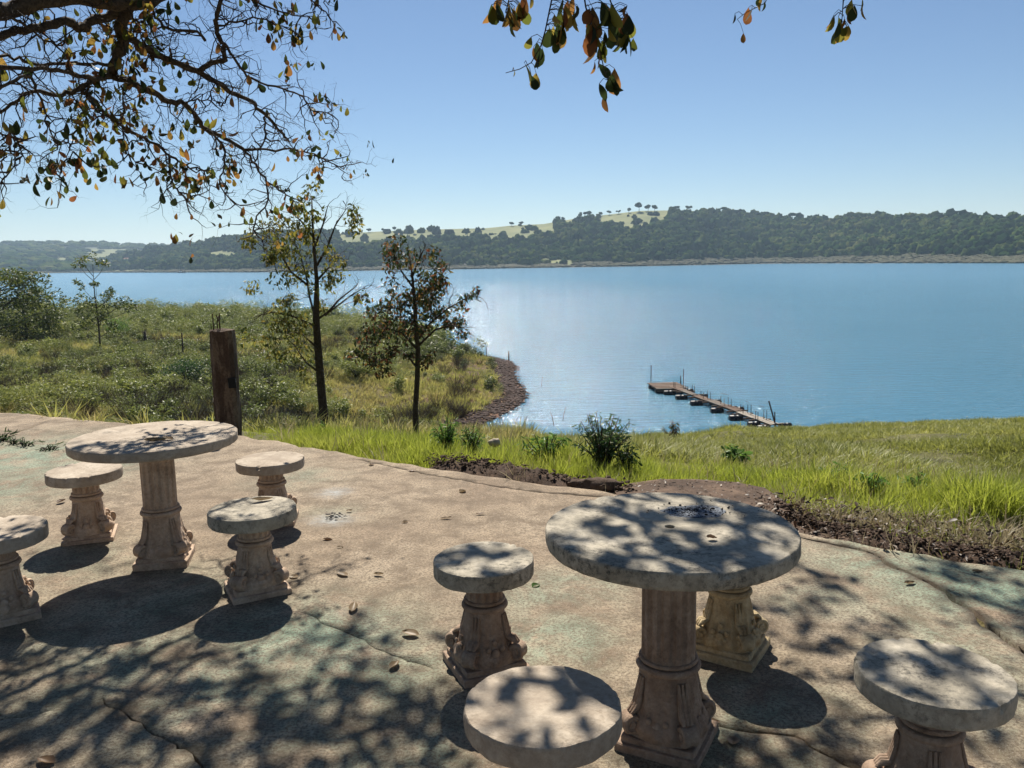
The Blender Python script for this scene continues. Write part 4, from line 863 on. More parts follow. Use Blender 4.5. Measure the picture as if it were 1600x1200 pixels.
furniture('stool', (-1.355, 4.13, 0), .447, .443, .072, M_top_grey, M_ped, math.radians(28), 'concrete stool in front right of the left table with a dead leaf on its seat', 'stool', GS, 6)
furniture('stool', (-.13, 3.27, 0), .475, .415, .072, M_top_grey, M_ped_shade, math.radians(22), 'grey concrete stool standing just left of the right table', 'stool', GS, 7)
furniture('stool', (.07, 2.17, 0), .458, .445, .072, M_top_pale, M_ped, math.radians(10), 'concrete stool nearest the viewer, in front of the right table', 'stool', GS, 8)
furniture('stool', (.92, 3.38, 0), .45, .43, .07, M_top_grey, M_ped_y, math.radians(58), 'yellowed concrete stool mostly hidden behind the right table', 'stool', GS, 9)
furniture('stool', (1.245, 2.31, 0), .458, .435, .07, M_top_grey, M_ped_shade, math.radians(30), 'grey shaded concrete stool at the lower right corner', 'stool', GS, 10)

# ash and char on the grey table
tz = .7865; c = atz(1085, 799, tz); V, F_ = lathe([(.001, .0022), (.03, .0022), (.06, .002), (.085, .001), (.1, -.0005)], 40, lambda a, r, z: (r*(1+.25*mnoise.noise(Vector((math.cos(a)*2, math.sin(a)*2, 1)))), z)); mb = MB(); mb.add([(p_[0]*1.15+c[0], p_[1]*.75+c[1], p_[2]+tz) for p_ in V], F_)
tag(mb.build('ash_patch', M_ash), 'bluish white ash stain on the far side of the grey table top', 'ash', kind='stuff')
mb = MB(); v, f = ICO1
for i in range(150):
    a = random.uniform(0, 6.28); r = abs(random.gauss(0, .07)); s = random.uniform(.001, .0035)*(2.2 if random.random() < .08 else 1); x_, y_ = c[0]+r*1.3*math.cos(a)+.01, c[1]+r*.6*math.sin(a)+.012; mb.add([(q[0]*s+x_, q[1]*s+y_, q[2]*s*.7+tz+.003) for q in v], [tuple(q) for q in f])
tag(mb.build('charcoal_crumbs', M_black), 'black charcoal crumbs scattered over the ash on the grey table', 'charcoal', kind='stuff')
mb = MB(); c = atz(518, 809)
for i in range(40): s = random.uniform(.002, .007); x_, y_ = c[0]+random.gauss(.01, .035), c[1]+random.gauss(.02, .04); mb.add([(q[0]*s*1.6+x_, q[1]*s+y_, q[2]*s*.5+.012) for q in v], [tuple(q) for q in f])
tag(mb.build('ground_char_crumbs', M_black), 'dark burnt bits on the whitish scorch mark on the patio floor', 'charcoal', kind='stuff')

# fallen leaves
def curl_leaf(L_, W_, curl, seed):
    V = []; n = 8; m_ = 5
    for i in range(n+1):
        t = i/n; w_ = W_*math.sin(math.pi*min(1, t*.96+.02))**.75*(1-.25*t)
        for j in range(m_):
            s = (j/(m_-1)-.5)*2; x = (t-.5)*L_; y = s*w_/2; z = curl*(s*s*w_*.3+(2*t-1)**2*L_*.08)+.004*mnoise.noise(Vector((t*4+seed, s*2, 0)))+.002
            V.append((x, y, z))
    idx = np.arange(len(V)).reshape(n+1, m_); F_ = np.stack([idx[:-1, :-1], idx[1:, :-1], idx[1:, 1:], idx[:-1, 1:]], -1).reshape(-1, 4); return fastmesh('leaf', V, F_, M_dryleaf, True)
fl_ = [(552, 952, 0, .13, .05, 'longest pale fallen leaf, on the patio right of the front left stool'), (641, 992, 0, .10, .06, 'curled yellowish fallen leaf standing up in the middle of the patio'), (617, 1042, 0, .09, .045, 'pinkish fallen leaf just inside the shade left of the nearest stools'),
       (535, 899, 0, .10, .05, 'reddish fallen leaf on open patio, left one of a pair'), (592, 899, 0, .07, .03, 'faint reddish fallen leaf right of the redder one'), (512, 845, 0, .07, .035, 'small pale fallen leaf below the white scorch mark'), (531, 857, 0, .05, .03, 'tiny pale fallen leaf beside the small one below the scorch mark'),
       (546, 799, 0, .05, .03, 'small brown fallen leaf right of the white scorch mark'), (633, 817, 0, .05, .03, 'small upturned fallen leaf left of centre on the lit patio'), (697, 811, 0, .09, .03, 'long narrow pale fallen leaf on the lit patio'), (751, 804, 0, .08, .025, 'flat pale fallen leaf nearest the grey table on the lit patio'),
       (723, 770, 0, .07, .06, 'curled fallen leaf standing alone toward the far edge of the patio'), (837, 917, 0, .06, .05, 'yellow green fallen leaf between the middle stool and the grey table'), (1146, 1160, 0, .07, .05, 'rounded brown fallen leaf right of the grey table foot by the crack'), (1421, 913, 0, .08, .035, 'brown fallen leaf above the lower right stool'),
       (1527, 894, 0, .08, .03, 'thin brown fallen leaf near the far right slab edge'), (580, 727, 0, .06, .05, 'dark fallen leaf close to the grassy edge, left one'), (643, 737, 0, .07, .04, 'pale fallen leaf close to the grassy edge, right of the dark one'), (72, 1192, 0, .09, .05, 'reddish fallen leaf at the very bottom left corner'), (1107, 1128, 0, .10, .035, 'brown fallen leaf tucked against the plinth of the grey table'),
       (96, 785, 0, .09, .05, 'reddish brown fallen leaf beyond the stool at the left edge'), (459, 903, 0, .06, .05, 'orange fallen leaf beside the plinth of the stool with a leaf on its seat'),
       (243, 691, .74, .14, .06, 'brown dead leaf in the middle of the pale table top'), (262, 687, .74, .09, .045, 'smaller brown dead leaf touching the other on the pale table'), (410, 783, .449, .13, .045, 'brown curled dead leaf on the seat of the grey stool'), (1112, 843, .787, .04, .03, 'small brown dead leaf on the grey table'), (1040, 1182, 0, .01, .01, '')]
for i, (x, y, z, L_, W_, lb) in enumerate(fl_):
    if not lb: continue
    p = atz(x, y, z); o = link('fallen_leaf', curl_leaf(L_*.85, W_, random.uniform(.5, 1.3), i), None, (p[0], p[1], z+.003)); o.rotation_euler = (random.uniform(-.12, .12), random.uniform(-.1, .1), random.uniform(0, 3.14) if W_ > .035 else random.uniform(-.4, .4)); tag(o, lb, 'leaf', 'dead leaves fallen on patio and tables')
    if 'yellow green' in lb: o.data.materials[0] = M_leaf_br
# broken rim of slab by the heap
for x, y, s, lb in ((935, 762, .13, 'broken brown piece of concrete at the corner of the slab behind the grey table'), (905, 760, .07, 'small broken concrete piece left of the bigger one at the slab corner')):
    p = atz(x, y); vv, ff = ICO2; V = [(q[0]*s*1.3*(1+.35*n3(q, 1.8, s*40)), q[1]*s*.55*(1+.35*n3(q, 1.8, s*40)), q[2]*s*.42*(1+.4*n3(q, 2.5, s*50))) for q in vv]; o = link('broken_concrete', fastmesh('broken_concrete', V, ff, M_pad), None, (p[0], p[1]+.03, .015)); tag(o, lb, 'rubble', 'broken pieces of slab')
p = atz(768, 682, .0); o = link('pale_stone', fastmesh('pale_stone', [(q[0]*.06*(1+.3*n3(q, 1.5)), q[1]*.04, q[2]*.04*(1+.3*n3(q, 2))) for q in ICO2[0]], ICO2[1], M_top_pale), None, (-.17, 7.6, -.01)); tag(o, 'pale stone showing over the grass in front of the cove', 'stone')

# ------------------------------------------------------------------ plants at the patio edge
def plant(name, base, h, w_, nst, leaf, mat, label, cat='plant', asp=.55, stem=M_bark2, hang=.35, nl=16, grp='leafy plants in the grass beyond the patio'):
    r_ = empty(name, base); tag(r_, label, cat, grp); P = []; mb = MB()
    for k in range(nst):
        a = 6.283*k/nst+random.uniform(-.4, .4); e = random.uniform(.15, 1)*w_/2; top = Vector((e*math.cos(a), e*math.sin(a)*.8, h*random.uniform(.6, 1)*(1-.25*e/(w_/2)))); pts = [Vector((0, 0, -.05)), top*.4+Vector((0, 0, h*.12)), top*.75+Vector((0, 0, h*.06)), top]
        mb.tube(pts, [.008, .006, .004, .002], 5)
        for i in range(nl):
            t = .3+.7*i/(nl-1); j = min(2, int(t*3)); q = pts[j].lerp(pts[j+1], t*3-j); P.append(tuple(q+Vector((random.gauss(0, .02), random.gauss(0, .02), random.gauss(0, .01)))))
    mb.build('stem', stem, r_); V, F_ = leafcloud(P, leaf, hang, aspect=asp, shape=(LV, LF)); o = link('foliage', fastmesh('foliage', V, F_, mat), r_); o['kind'] = 'stuff'; return r_
def gz(x, y): return float(height(np.array([x]), np.array([y]))[0])
def pl(x, ytop, ybase, d, *a, **k):
    q = atd(x, ybase, d); top = atd(x, ytop, d); z = gz(q[0], q[1]); return (q[0], q[1], z), top[2]-z
for x, yt, wpx, d, leaf, mat, nst, asp, lb in (
    (942, 652, 112, 6.9, .06, M_leaf_dk, 40, .34, 'dark green bushy plant rising above the grass in front of the water'),
    (700, 655, 48, 7.6, .055, M_leaf_br, 22, .34, 'bright green leafy sapling at the grass edge right of the second tree'),
    (738, 668, 44, 7.6, .05, M_leaf_br, 18, .34, 'lower bright green plant just right of the taller bright one'),
    (852, 677, 76, 7.2, .055, M_leaf_br, 20, .5, 'low broad leaved green plant left of the dark bushy one'),
    (980, 700, 50, 6.8, .05, M_leaf_dk, 18, .5, 'dark low herb at the right foot of the bushy plant'),
    (1152, 690, 40, 9.5, .09, M_leaf_br, 12, .8, 'small green broad leaved plant alone on the slope behind the brown pad'),
    (1310, 708, 60, 7.2, .055, M_leaf_br, 12, .5, 'green leafy plant in the tall grass, left one of the right hand pair'),
    (1365, 722, 46, 6.8, .055, M_leaf_br, 10, .6, 'pale backed leafy plant in the tall grass, centre right'),
    (1438, 727, 48, 7.2, .055, M_leaf_br, 12, .5, 'green leafy plant in the tall grass toward the right'),
    (503, 660, 22, 10.5, .05, M_leaf_br, 6, .6, 'tiny bright weed at the foot of the taller sapling')):
    base, h_ = pl(x, yt, 690, d); h_ = min(h_*1.2, .95)*(.75 if x > 1100 else 1); plant('leafy_plant', base, h_, wpx/FPX*d, nst, leaf, mat, lb, asp=asp)
base, h_ = pl(1052, 676, 690, 30); plant('dry_bush', base, .9, .8, 12, .12, M_leaf_t2, 'reddish dry bush on the slope just left of the dock', 'bush')
# weeds creeping over the patio at the left edge
for x, y, s, lb in ((5, 688, .16, 'dark green weed on the patio at the very left edge'), (40, 697, .12, 'star shaped weed on the patio, right end of the row'), (78, 704, .12, 'star shaped weed furthest right of the creeping row on the patio'), (22, 693, .10, 'small weed between the left edge and the star shaped one')):
    p = atz(x, y); plant('creeping_weed', (p[0], p[1], 0), s*.5, s*2, 9, s*.55, M_leaf_dk, lb, 'weed', .25, hang=.1, nl=4, grp='weeds creeping over the patio')
# bigger bushes one can tell apart on the left land
def bush(base, w_, h_, mat, label, n=2600, leaf=.16, lob=14):
    r_ = empty('bush', base); tag(r_, label, 'bush', 'bushes on the point of land'); P = []; mb = MB()
    for k in range(lob):
        a = random.uniform(0, 6.28); e = random.uniform(0, .8)*w_/2; c = (e*math.cos(a), e*math.sin(a), h_*random.uniform(.3, .8)); P.append(ball(n//lob, c, (w_*.2, w_*.2, h_*.2))); mb.tube([(0, 0, -.1), (c[0]*.5, c[1]*.5, c[2]*.6), c], [.04, .03, .012], 5)
    mb.build('stem', M_bark2, r_); V, F_ = leafcloud(np.vstack(P), leaf, .1); o = link('foliage', fastmesh('foliage', V, F_, mat), r_); o['kind'] = 'stuff'
for x, y, z, w_, h_, mat, lb in ((185, 528, -8.6, 5, 3.4, M_leaf_br, 'bright green rounded bush right of the slender tree trunk'), (290, 610, -8.0, 4.2, 2.8, M_leaf_dk, 'dark bush left of the concrete post'), (410, 600, -8.3, 5, 3.2, M_leaf_scrub, 'dark twiggy bush between the post and the taller sapling'), (130, 500, -8.8, 9, 4.0, M_leaf_mid, 'broad dark bush mass behind the slender tree'),
                               (210, 505, -9.0, 8, 3.0, M_leaf_scrub, 'low dark bush at the lake edge right of the slender tree'), (290, 500, -9.4, 9, 3.4, M_leaf_scrub, 'wide grey green thicket on the horizon of the point, left half'), (360, 500, -9.5, 9, 3.6, M_leaf_scrub, 'wide grey green thicket on the horizon of the point behind the post'), (560, 600, -8.7, 3.4, 2.0, M_leaf_scrub, 'low dark bush between the two saplings')):
    q = atz(x, y, z); bush((q[0], q[1], gz(q[0], q[1])), w_, h_, mat, lb)

# ------------------------------------------------------------------ trees
def grow(mb, p, d, L_, r, lvl, tips, gnarl=.35, nmax=6, up=0.0, kids=3):
    """a wandering twig with side twigs"""
    seg = max(3, int(L_/.045)) if L_ < .6 else 8; seg = min(seg, nmax); pts = [p]; rad = [r]; st = L_/seg
    for i in range(seg):
        d = (d+Vector([random.gauss(0, gnarl) for _ in range(3)])+Vector((0, 0, up))).normalized(); p = p+d*st; pts.append(p); rad.append(r*(1-.75*(i+1)/seg))
        if lvl > 0 and i > 0 and random.random() < kids/seg:
            s = d.cross(Vector([random.gauss(0, 1) for _ in range(3)])).normalized(); grow(mb, p, (d*.6+s*.8).normalized(), L_*random.uniform(.4, .7), rad[-1]*.7, lvl-1, tips, gnarl, nmax, up, kids)
    mb.tube(pts, rad, 5 if r > .006 else 4, False); tips.append(pts[-1]); return pts
def traced_tree(name, d, trunk, limbs, clumps, label, leafm, leafsize, perclump, cr, zs=1.0):
    b = atd(*trunk[0][:2], d); z0 = gz(b[0], b[1]); root = empty(name, (b[0], b[1], z0)); tag(root, label, 'tree', 'slender saplings beyond the patio'); o0 = Vector((b[0], b[1], z0))
    tp = [Vector(atd(x, y, d+.15*math.sin(i)))-o0 for i, (x, y, r) in enumerate(trunk)]; tp = [Vector((tp[0].x, tp[0].y, -.15))]+tp; tr = [trunk[0][2]*d/FPX*1.15]+[r*d/FPX for _, _, r in trunk]
    mb = MB(); mb.tube(tp, tr, 10); mb.build('trunk', M_bark2, root, True); tips = []; tw = MB()
    for lm in limbs:
        dd = random.uniform(-.6, .6); pts = [Vector(atd(x, y, d+dd*i/len(lm)))-o0 for i, (x, y) in enumerate(lm)]; r0 = 2.0*d/FPX; mb = MB(); n = len(pts); mb.tube(pts, [r0*(1-.7*i/(n-1)) for i in range(n)], 6); mb.build('limb', M_bark2, root, True)
        for i in range(1, n):
            for _ in range(3): grow(tw, pts[i], ((pts[i]-pts[i-1]).normalized()+Vector([random.gauss(0, .7) for _ in range(3)])).normalized(), random.uniform(.18, .45), .005, 1, tips, .3)
    P = []
    for x, y, s in clumps:
        dd = random.uniform(-.45, .45); c = Vector(atd(x, y, d+dd))-o0; near = min([q for q in tp+tips], key=lambda q: (q-c).length); grow(tw, near, (c-near+Vector((1e-4, 0, 0))).normalized(), (c-near).length, .007, 0, [], .08)
        for _ in range(7): grow(tw, c, Vector([random.gauss(0, 1) for _ in range(3)]).normalized(), cr*s*1.1, .004, 0, [], .3)
        for _ in range(3): P.append(ball(int(perclump*s/3), tuple(c+Vector([random.gauss(0, cr*s*.55) for _ in range(3)])), cr*s*.62, .8))
    o = tw.build('twigs', M_bark2, root); o['kind'] = 'stuff'; V, F_ = leafcloud(np.vstack(P), leafsize, .75, aspect=.95); o = link('crown', fastmesh('crown', V, F_, leafm), root); o['kind'] = 'stuff'; return root
traced_tree('sapling', 13, [(508, 668, 7.2), (503, 620, 6.6), (498, 560, 6), (494, 500, 5.2), (495, 440, 3.2), (491, 390, 2.2), (488, 340, 1.5), (487, 306, .8)],
            [[(494, 502), (484, 465), (478, 430), (468, 395), (452, 360)], [(495, 415), (512, 385), (524, 352), (540, 328)], [(480, 445), (455, 425), (440, 400), (430, 380), (405, 372)], [(494, 500), (522, 482), (548, 462), (568, 450)], [(508, 493), (530, 468), (558, 446)], [(489, 508), (455, 493), (425, 488), (408, 492)], [(497, 545), (470, 520), (440, 520)], [(494, 440), (512, 420), (528, 402)], [(490, 390), (505, 350), (512, 322)], [(491, 372), (470, 345), (458, 335)], [(496, 580), (478, 566), (460, 540)]],
            [(487, 311, .8), (397, 376, .8), (428, 362, .9), (455, 372, 1.1), (484, 350, .7), (438, 388, .9), (462, 418, 1.3), (447, 436, 1.1), (478, 408, .8), (518, 436, .9), (412, 490, 1.1), (440, 500, 1.2), (468, 514, 1.1), (428, 528, .9), (470, 543, .7), (548, 328, .7), (560, 336, .4), (522, 402, .6), (445, 350, .6), (465, 326, .5), (470, 575, .6), (420, 405, .6), (505, 470, .5), (560, 468, .25), (455, 462, .7), (490, 380, .6)],
            'taller slender sapling with olive and yellowing leaves beyond the patio', M_leaf_t1, .072, 150, .28)
traced_tree('sapling', 13, [(650, 680, 4.6), (649, 640, 4.3), (652, 590, 4.2), (653, 545, 3.8), (650, 510, 3.3), (648, 470, 2.6), (644, 430, 1.8), (640, 396, 1)],
            [[(652, 532), (672, 505), (700, 482), (735, 462)], [(654, 540), (680, 515), (705, 508), (722, 512)], [(651, 545), (628, 520), (602, 512), (586, 540), (588, 566)], [(650, 495), (625, 482), (600, 480)], [(648, 472), (668, 450), (688, 432)], [(646, 450), (628, 425), (618, 402)], [(652, 575), (640, 560), (628, 548)], [(645, 430), (655, 405), (662, 390)]],
            [(618, 402, .8), (640, 404, .9), (660, 410, .9), (679, 420, .8), (690, 436, .7), (630, 432, 1.1), (658, 440, 1.1), (612, 458, .9), (636, 462, 1.2), (660, 470, 1.0), (592, 482, .9), (604, 500, 1.1), (622, 498, 1.1), (600, 522, 1.0), (640, 498, 1.1), (688, 470, .9), (708, 478, .8), (736, 463, .6), (718, 500, .8), (700, 508, .6), (580, 542, .9), (589, 566, .8), (632, 524, .9), (672, 568, .7), (612, 545, .7), (675, 458, .7), (598, 582, .6), (570, 556, .7), (676, 490, .6), (640, 560, .4)],
            'shorter sapling with dark green and red leaves right of the taller one', M_leaf_t2, .072, 170, .27)

def wild_tree(name, x, y, z, h_, cr, mat, label, n, leaf, lobes, tr=.12, low=.35):
    q = atz(x, y, z); root = empty(name, (q[0], q[1], gz(q[0], q[1])-.1)); tag(root, label, 'tree', 'trees on the left shore'); mb = MB()
    pts = [Vector((0, 0, -.2)), Vector((.1, 0, h_*.3)), Vector((-.1, .1, h_*.6)), Vector((.05, 0, h_*.93))]; mb.tube(pts, [tr, tr*.8, tr*.5, tr*.15], 8); mb.build('trunk', M_bark2, root, True); P = []
    for cx, cz, s in lobes:
        for _ in range(3): c = Vector((cx*cr+random.gauss(0, .1*cr), random.uniform(-.5, .5)*cr, cz*h_+random.gauss(0, .02*h_))); P.append(ball(int(n*s/3), tuple(c), (cr*.30*s, cr*.30*s, cr*.2*s)))
        a = pts[0].lerp(pts[3], max(.1, cz-.12)); mb = MB(); mb.tube([a, (a+c)/2+Vector((0, 0, -.02*h_)), c], [tr*.35, tr*.25, tr*.1], 5); mb.build('limb', M_bark2, root, True)
    V, F_ = leafcloud(np.vstack(P), leaf, .2); o = link('crown', fastmesh('crown', V, F_, mat), root); o['kind'] = 'stuff'
wild_tree('slender_tree', 157, 552, -8.3, 10.8, 3.2, M_leaf_mid, 'lone slender tree standing against the lake at the left', 150, .34, [(-.1, .98, .7), (.35, .95, .6), (-.45, .93, .4), (-.5, .72, .5), (.2, .72, .4), (.6, .63, .7), (-.7, .58, .6), (.2, .55, 1), (-.2, .50, .8), (1.1, .52, .8), (.7, .48, .6), (-.6, .44, .8), (.4, .40, .8), (-.1, .36, .9), (1.35, .48, .5), (-.5, .3, .9), (.6, .3, .7)])
lob = lambda n: [(random.uniform(-.9, .9), random.uniform(.15, .95), random.uniform(.7, 1.3)) for _ in range(n)]
wild_tree('shore_tree', -5, 540, -7.6, 9.6, 5.5, M_leaf_mid, 'big green tree cut off by the left edge of the picture', 220, .4, lob(30), .22)
wild_tree('shore_tree', 42, 535, -8.0, 7.6, 4.2, M_leaf_mid, 'bushy green tree beside the one at the left edge', 200, .36, lob(24), .18)
wild_tree('shore_tree', 78, 532, -8.2, 6.0, 3.6, M_leaf_scrub, 'grey green bushy tree between the left clump and the slender tree', 180, .34, lob(18), .14)
wild_tree('thin_tree', 62, 520, -8.5, 9.6, 2.4, M_leaf_mid, 'thin flat topped tree poking above the left bushes, right one', 110, .32, [(0, .98, .7), (.5, .96, .5), (.9, .85, .5), (-.3, .8, .3), (.3, .7, .4)], .1)
wild_tree('thin_tree', 36, 520, -8.5, 9.8, 2.0, M_leaf_mid, 'thin flat topped tree poking above the left bushes, left one', 110, .32, [(0, .99, .7), (-.3, .9, .3), (.3, .75, .4)], .1)

# ------------------------------------------------------------------ overhanging tree
root = empty('overhanging_tree', (-5.6, 1.6, 0)); tag(root, 'gnarled half bare tree with rusty leaves whose branches hang in from the top left', 'tree'); OR = Vector(root.location)
def seg(pts, r0, r1, name='limb', n=9):
    P = [Vector(p)-OR for p in pts]
    # catmull subdivision with a little gnarl
    Q = []
    for i in range(len(P)-1):
        a, b, c, d = P[max(i-1, 0)], P[i], P[i+1], P[min(i+2, len(P)-1)]
        for k in range(4):
            t = k/4; q = .5*((2*b)+(c-a)*t+(2*a-5*b+4*c-d)*t*t+(3*b-a-3*c+d)*t**3); Q.append(q+Vector([random.gauss(0, .006) for _ in range(3)]))
    Q.append(P[-1]); m_ = len(Q); mb = MB(); mb.tube(Q, [(r0+(r1-r0)*i/(m_-1))*(1+.10*math.sin(i*1.9)) for i in range(m_)], n); mb.build(name, M_bark, root, True); return Q
seg([(-5.6, 1.6, -.1), (-5.55, 1.7, 1.2), (-5.4, 1.95, 2.4), (-5.0, 2.6, 3.3)], .27, .17, 'trunk', 14)
g = 2.6667
def tr(pts, d0, d1): n = len(pts); return [tuple(atd(x/g, y/g, d0+(d1-d0)*i/(n-1))) for i, (x, y) in enumerate(pts)]
K = 6.0/FPX/2
branches = [  # pixel path, distances, start and end width in pixels
    ([(-330, -40), (-150, 30), (0, 45), (160, 10), (330, -10), (480, 15), (620, 0), (760, -60)], 5.2, 6.0, 26, 18), ([(560, -30), (525, 60), (500, 120), (512, 180), (482, 250), (470, 312)], 5.9, 6.0, 20, 16),
    ([(-60, 165), (0, 150), (80, 130), (180, 112), (270, 92), (340, 112), (400, 82), (480, 50)], 5.4, 5.9, 10, 15), ([(525, 150), (620, 208), (720, 258), (820, 297), (900, 345), (980, 390), (1050, 425), (1100, 475), (1160, 540), (1205, 592)], 6.0, 6.6, 13, 4),
    ([(820, 297), (880, 266), (938, 248), (930, 180), (900, 120), (905, 60), (930, -20)], 6.2, 6.0, 9, 7), ([(470, 312), (540, 345), (640, 390), (700, 420), (770, 437), (820, 490), (860, 545), (940, 577), (1020, 630)], 6.0, 6.5, 12, 6),
    ([(1020, 630), (1060, 690), (1110, 760), (1112, 840), (1062, 925), (1060, 960)], 6.5, 6.6, 5, 2), ([(1020, 628), (1150, 620), (1260, 628), (1340, 660), (1432, 706)], 6.5, 6.7, 5, 1.6), ([(1110, 760), (1180, 800), (1232, 842)], 6.5, 6.5, 4, 2), ([(860, 545), (930, 602), (935, 700), (920, 780), (1000, 856)], 6.3, 6.4, 4.5, 2),
    ([(470, 312), (390, 332), (330, 372), (250, 392), (130, 380), (60, 430), (0, 470)], 6.0, 5.7, 10, 4), ([(340, 365), (400, 430), (480, 510), (560, 560), (640, 595), (710, 650), (780, 690), (850, 712)], 5.9, 6.2, 7, 3), ([(706, 650), (712, 730), (750, 800), (792, 850)], 6.1, 6.1, 4, 1.8),
    ([(470, 272), (380, 270), (280, 260), (150, 272), (60, 240), (-40, 225)], 6.0, 5.6, 6, 4), ([(-60, 285), (130, 282), (240, 292), (330, 316), (440, 330)], 5.4, 5.9, 6, 7), ([(130, 320), (180, 440), (200, 520), (240, 590)], 5.5, 5.6, 4, 1.6), ([(320, 420), (362, 500), (290, 572), (300, 640), (242, 690)], 5.9, 5.8, 4, 1.6),
    ([(-40, 540), (60, 580), (92, 630), (60, 690), (0, 765)], 5.2, 5.3, 3, 1.6), ([(1100, 478), (1103, 560), (1090, 612), (1055, 680)], 6.5, 6.4, 4, 2.5), ([(935, 180), (990, 262), (1050, 330), (1180, 372), (1262, 402), (1302, 462), (1382, 462)], 6.1, 6.4, 5, 1.5), ([(770, 437), (810, 412), (880, 422), (930, 440)], 6.2, 6.2, 3, 1.6),
    ([(860, 165), (800, 130), (700, 120), (640, 60), (600, -20)], 6.1, 6.0, 5, 4), ([(900, 120), (980, 90), (1080, 80), (1180, 110), (1250, 150)], 6.1, 6.3, 4, 1.6), ([(1000, -30), (1100, 20), (1200, 60), (1290, 70)], 5.9, 6.2, 4, 1.6), ([(1250, -30), (1340, 40), (1400, 90)], 5.9, 6.1, 3, 1.5), ([(-40, 400), (60, 330), (130, 320)], 5.3, 5.5, 5, 4),
    ([(600, 95), (560, 80), (575, 130), (610, 190), (640, 260)], 6, 6.1, 3, 1.5), ([(500, 350), (520, 430), (510, 520), (540, 640), (600, 745)], 6, 6.1, 3, 1.3), ([(-40, 90), (70, 80), (150, 150), (260, 190)], 5.3, 5.6, 5, 2), ([(40, 520), (40, 570), (20, 640)], 5.3, 5.4, 2.5, 1.3), ([(400, 330), (360, 390), (420, 470), (470, 480)], 5.9, 5.9, 3, 1.5)]
tw = MB(); tips = []; allq = []
for k_, (pt, d0, d1, w0, w1) in enumerate(branches):
    Q = seg(tr(pt, d0, d1), w0*.84*6/FPX/2, w1*.85*6/FPX/2)
    for i in range(2, len(Q)):
        allq.append(Q[i]); nk = 1+(random.random() < .35)
        pxc = proj(Q[i]+OR)
        for _ in range(nk):
            d = (Q[i]-Q[i-1]).normalized(); s = d.cross(Vector([random.gauss(0, 1) for _ in range(3)])).normalized(); lf = 1.0
            grow(tw, Q[i], (d*.55+s*.8+Vector((0, 0, -.15))).normalized(), random.choice([.08, .14, .22, .34])*lf, random.uniform(.0036, .006), 2, tips, .62, 7, -.02, 3.4)
o = tw.build('twigs', M_twig, root); o['kind'] = 'stuff'
LP = []
for q in tips:
    if mnoise.noise(Vector(q)*1.1+Vector((9, 4, 2))) > .02 and random.random() < .13:
        for _ in range(random.randint(1, 4)): LP.append(tuple(q+Vector([random.gauss(0, .02) for _ in range(3)])))
V, F_ = leafcloud(LP, .05, 1.0, aspect=1.1, shape=(LV, LF)); o = link('small_leaves', fastmesh('small_leaves', V, F_, M_leaf_over), root); o['kind'] = 'stuff'
# limbs above the frame that carry the shading crown
seg([(-5.0, 2.6, 3.3), (-4.6, 3.6, 3.75), tuple(atd(-330/g, -40/g, 5.2))], .15, .065); seg([(-5.0, 2.6, 3.3), (-3.4, 3.6, 4.4), (-1.6, 4.8, 5.0), (.4, 5.6, 5.2), (2.2, 5.8, 5.0), (3.6, 5.4, 4.6)], .13, .03); seg([(-1.6, 4.8, 5.0), (-.6, 5.2, 4.4), (.2, 4.6, 3.9), (.45, 3.6, 3.05)], .045, .008); seg([(2.2, 5.8, 5.0), (2.0, 5.0, 4.3), (1.4, 4.2, 3.6), (1.25, 3.6, 3.05)], .03, .006); seg([(.4, 5.6, 5.2), (.2, 6.5, 5.4), (.6, 7.6, 5.3)], .05, .015); seg([(-3.4, 3.6, 4.4), (-2.4, 5.2, 4.5), (-1.6, 6.4, 4.9)], .06, .02)
leafmeshes = [fastmesh('leaf', leafV(1, w_, f_, dr)[0], LF, M_leaf_over, True) for w_, f_, dr in ((.6, .25, .2), (.55, .5, .35), (.68, .15, .1), (.45, .7, .5), (.6, .4, -.15))]
nleaf = 0
def hangleaf(P_, size, el=-1.15, spread=.45):
    global nleaf
    if nleaf >= 296: return
    nleaf += 1; o = link('leaf', random.choice(leafmeshes), root, Vector(P_)); s = size*random.uniform(.75, 1.25); o.scale = (s, s*random.uniform(.85, 1.2), s)
    o.rotation_euler = (random.uniform(-3.1, 3.1), -(el+random.gauss(0, spread)), random.uniform(0, 6.28))
# near hanging sprays at the top centre and right
def spray(pts, d, leaves, r=.0035):
    P = [Vector(atd(x, y, d))-OR for x, y in pts]; mb = MB(); mb.tube(P, [r*(1-.6*i/(len(P)-1)) for i in range(len(P))], 5); mb.build('twig', M_twig, root, True)
    pet = MB()
    for x, y, k, s in leaves:
        for _ in range(k+(k > 2)): q = Vector(atd(x+random.gauss(0, 4.5), y-s*350*.35+random.gauss(0, 5), d+random.uniform(-.05, .05)))-OR; hangleaf(q, s*.86, -1.35, .28); nb_ = min((P[i].lerp(P[i+1], t_/6) for i in range(len(P)-1) for t_ in range(7)), key=lambda z_: (z_-q).length+max(0, q.z-z_.z)*2); pet.tube([nb_, nb_.lerp(q, .5)+Vector((0, 0, .012)), q], [.0016, .0013, .0011], 4, False)
    pet.build('leaf_stalks', M_twig, root)
D_ = 3.3
spray([(865, -60), (862, 0), (852, 48), (845, 72), (830, 98), (812, 108), (790, 114)], D_, [(797, 118, 1, .035), (810, 116, 1, .07), (838, 130, 2, .07), (844, 84, 3, .07), (870, 55, 6, .09), (880, 28, 4, .08), (866, 68, 2, .07), (830, 75, 1, .05), (900, 25, 3, .07), (888, 8, 3, .08)])
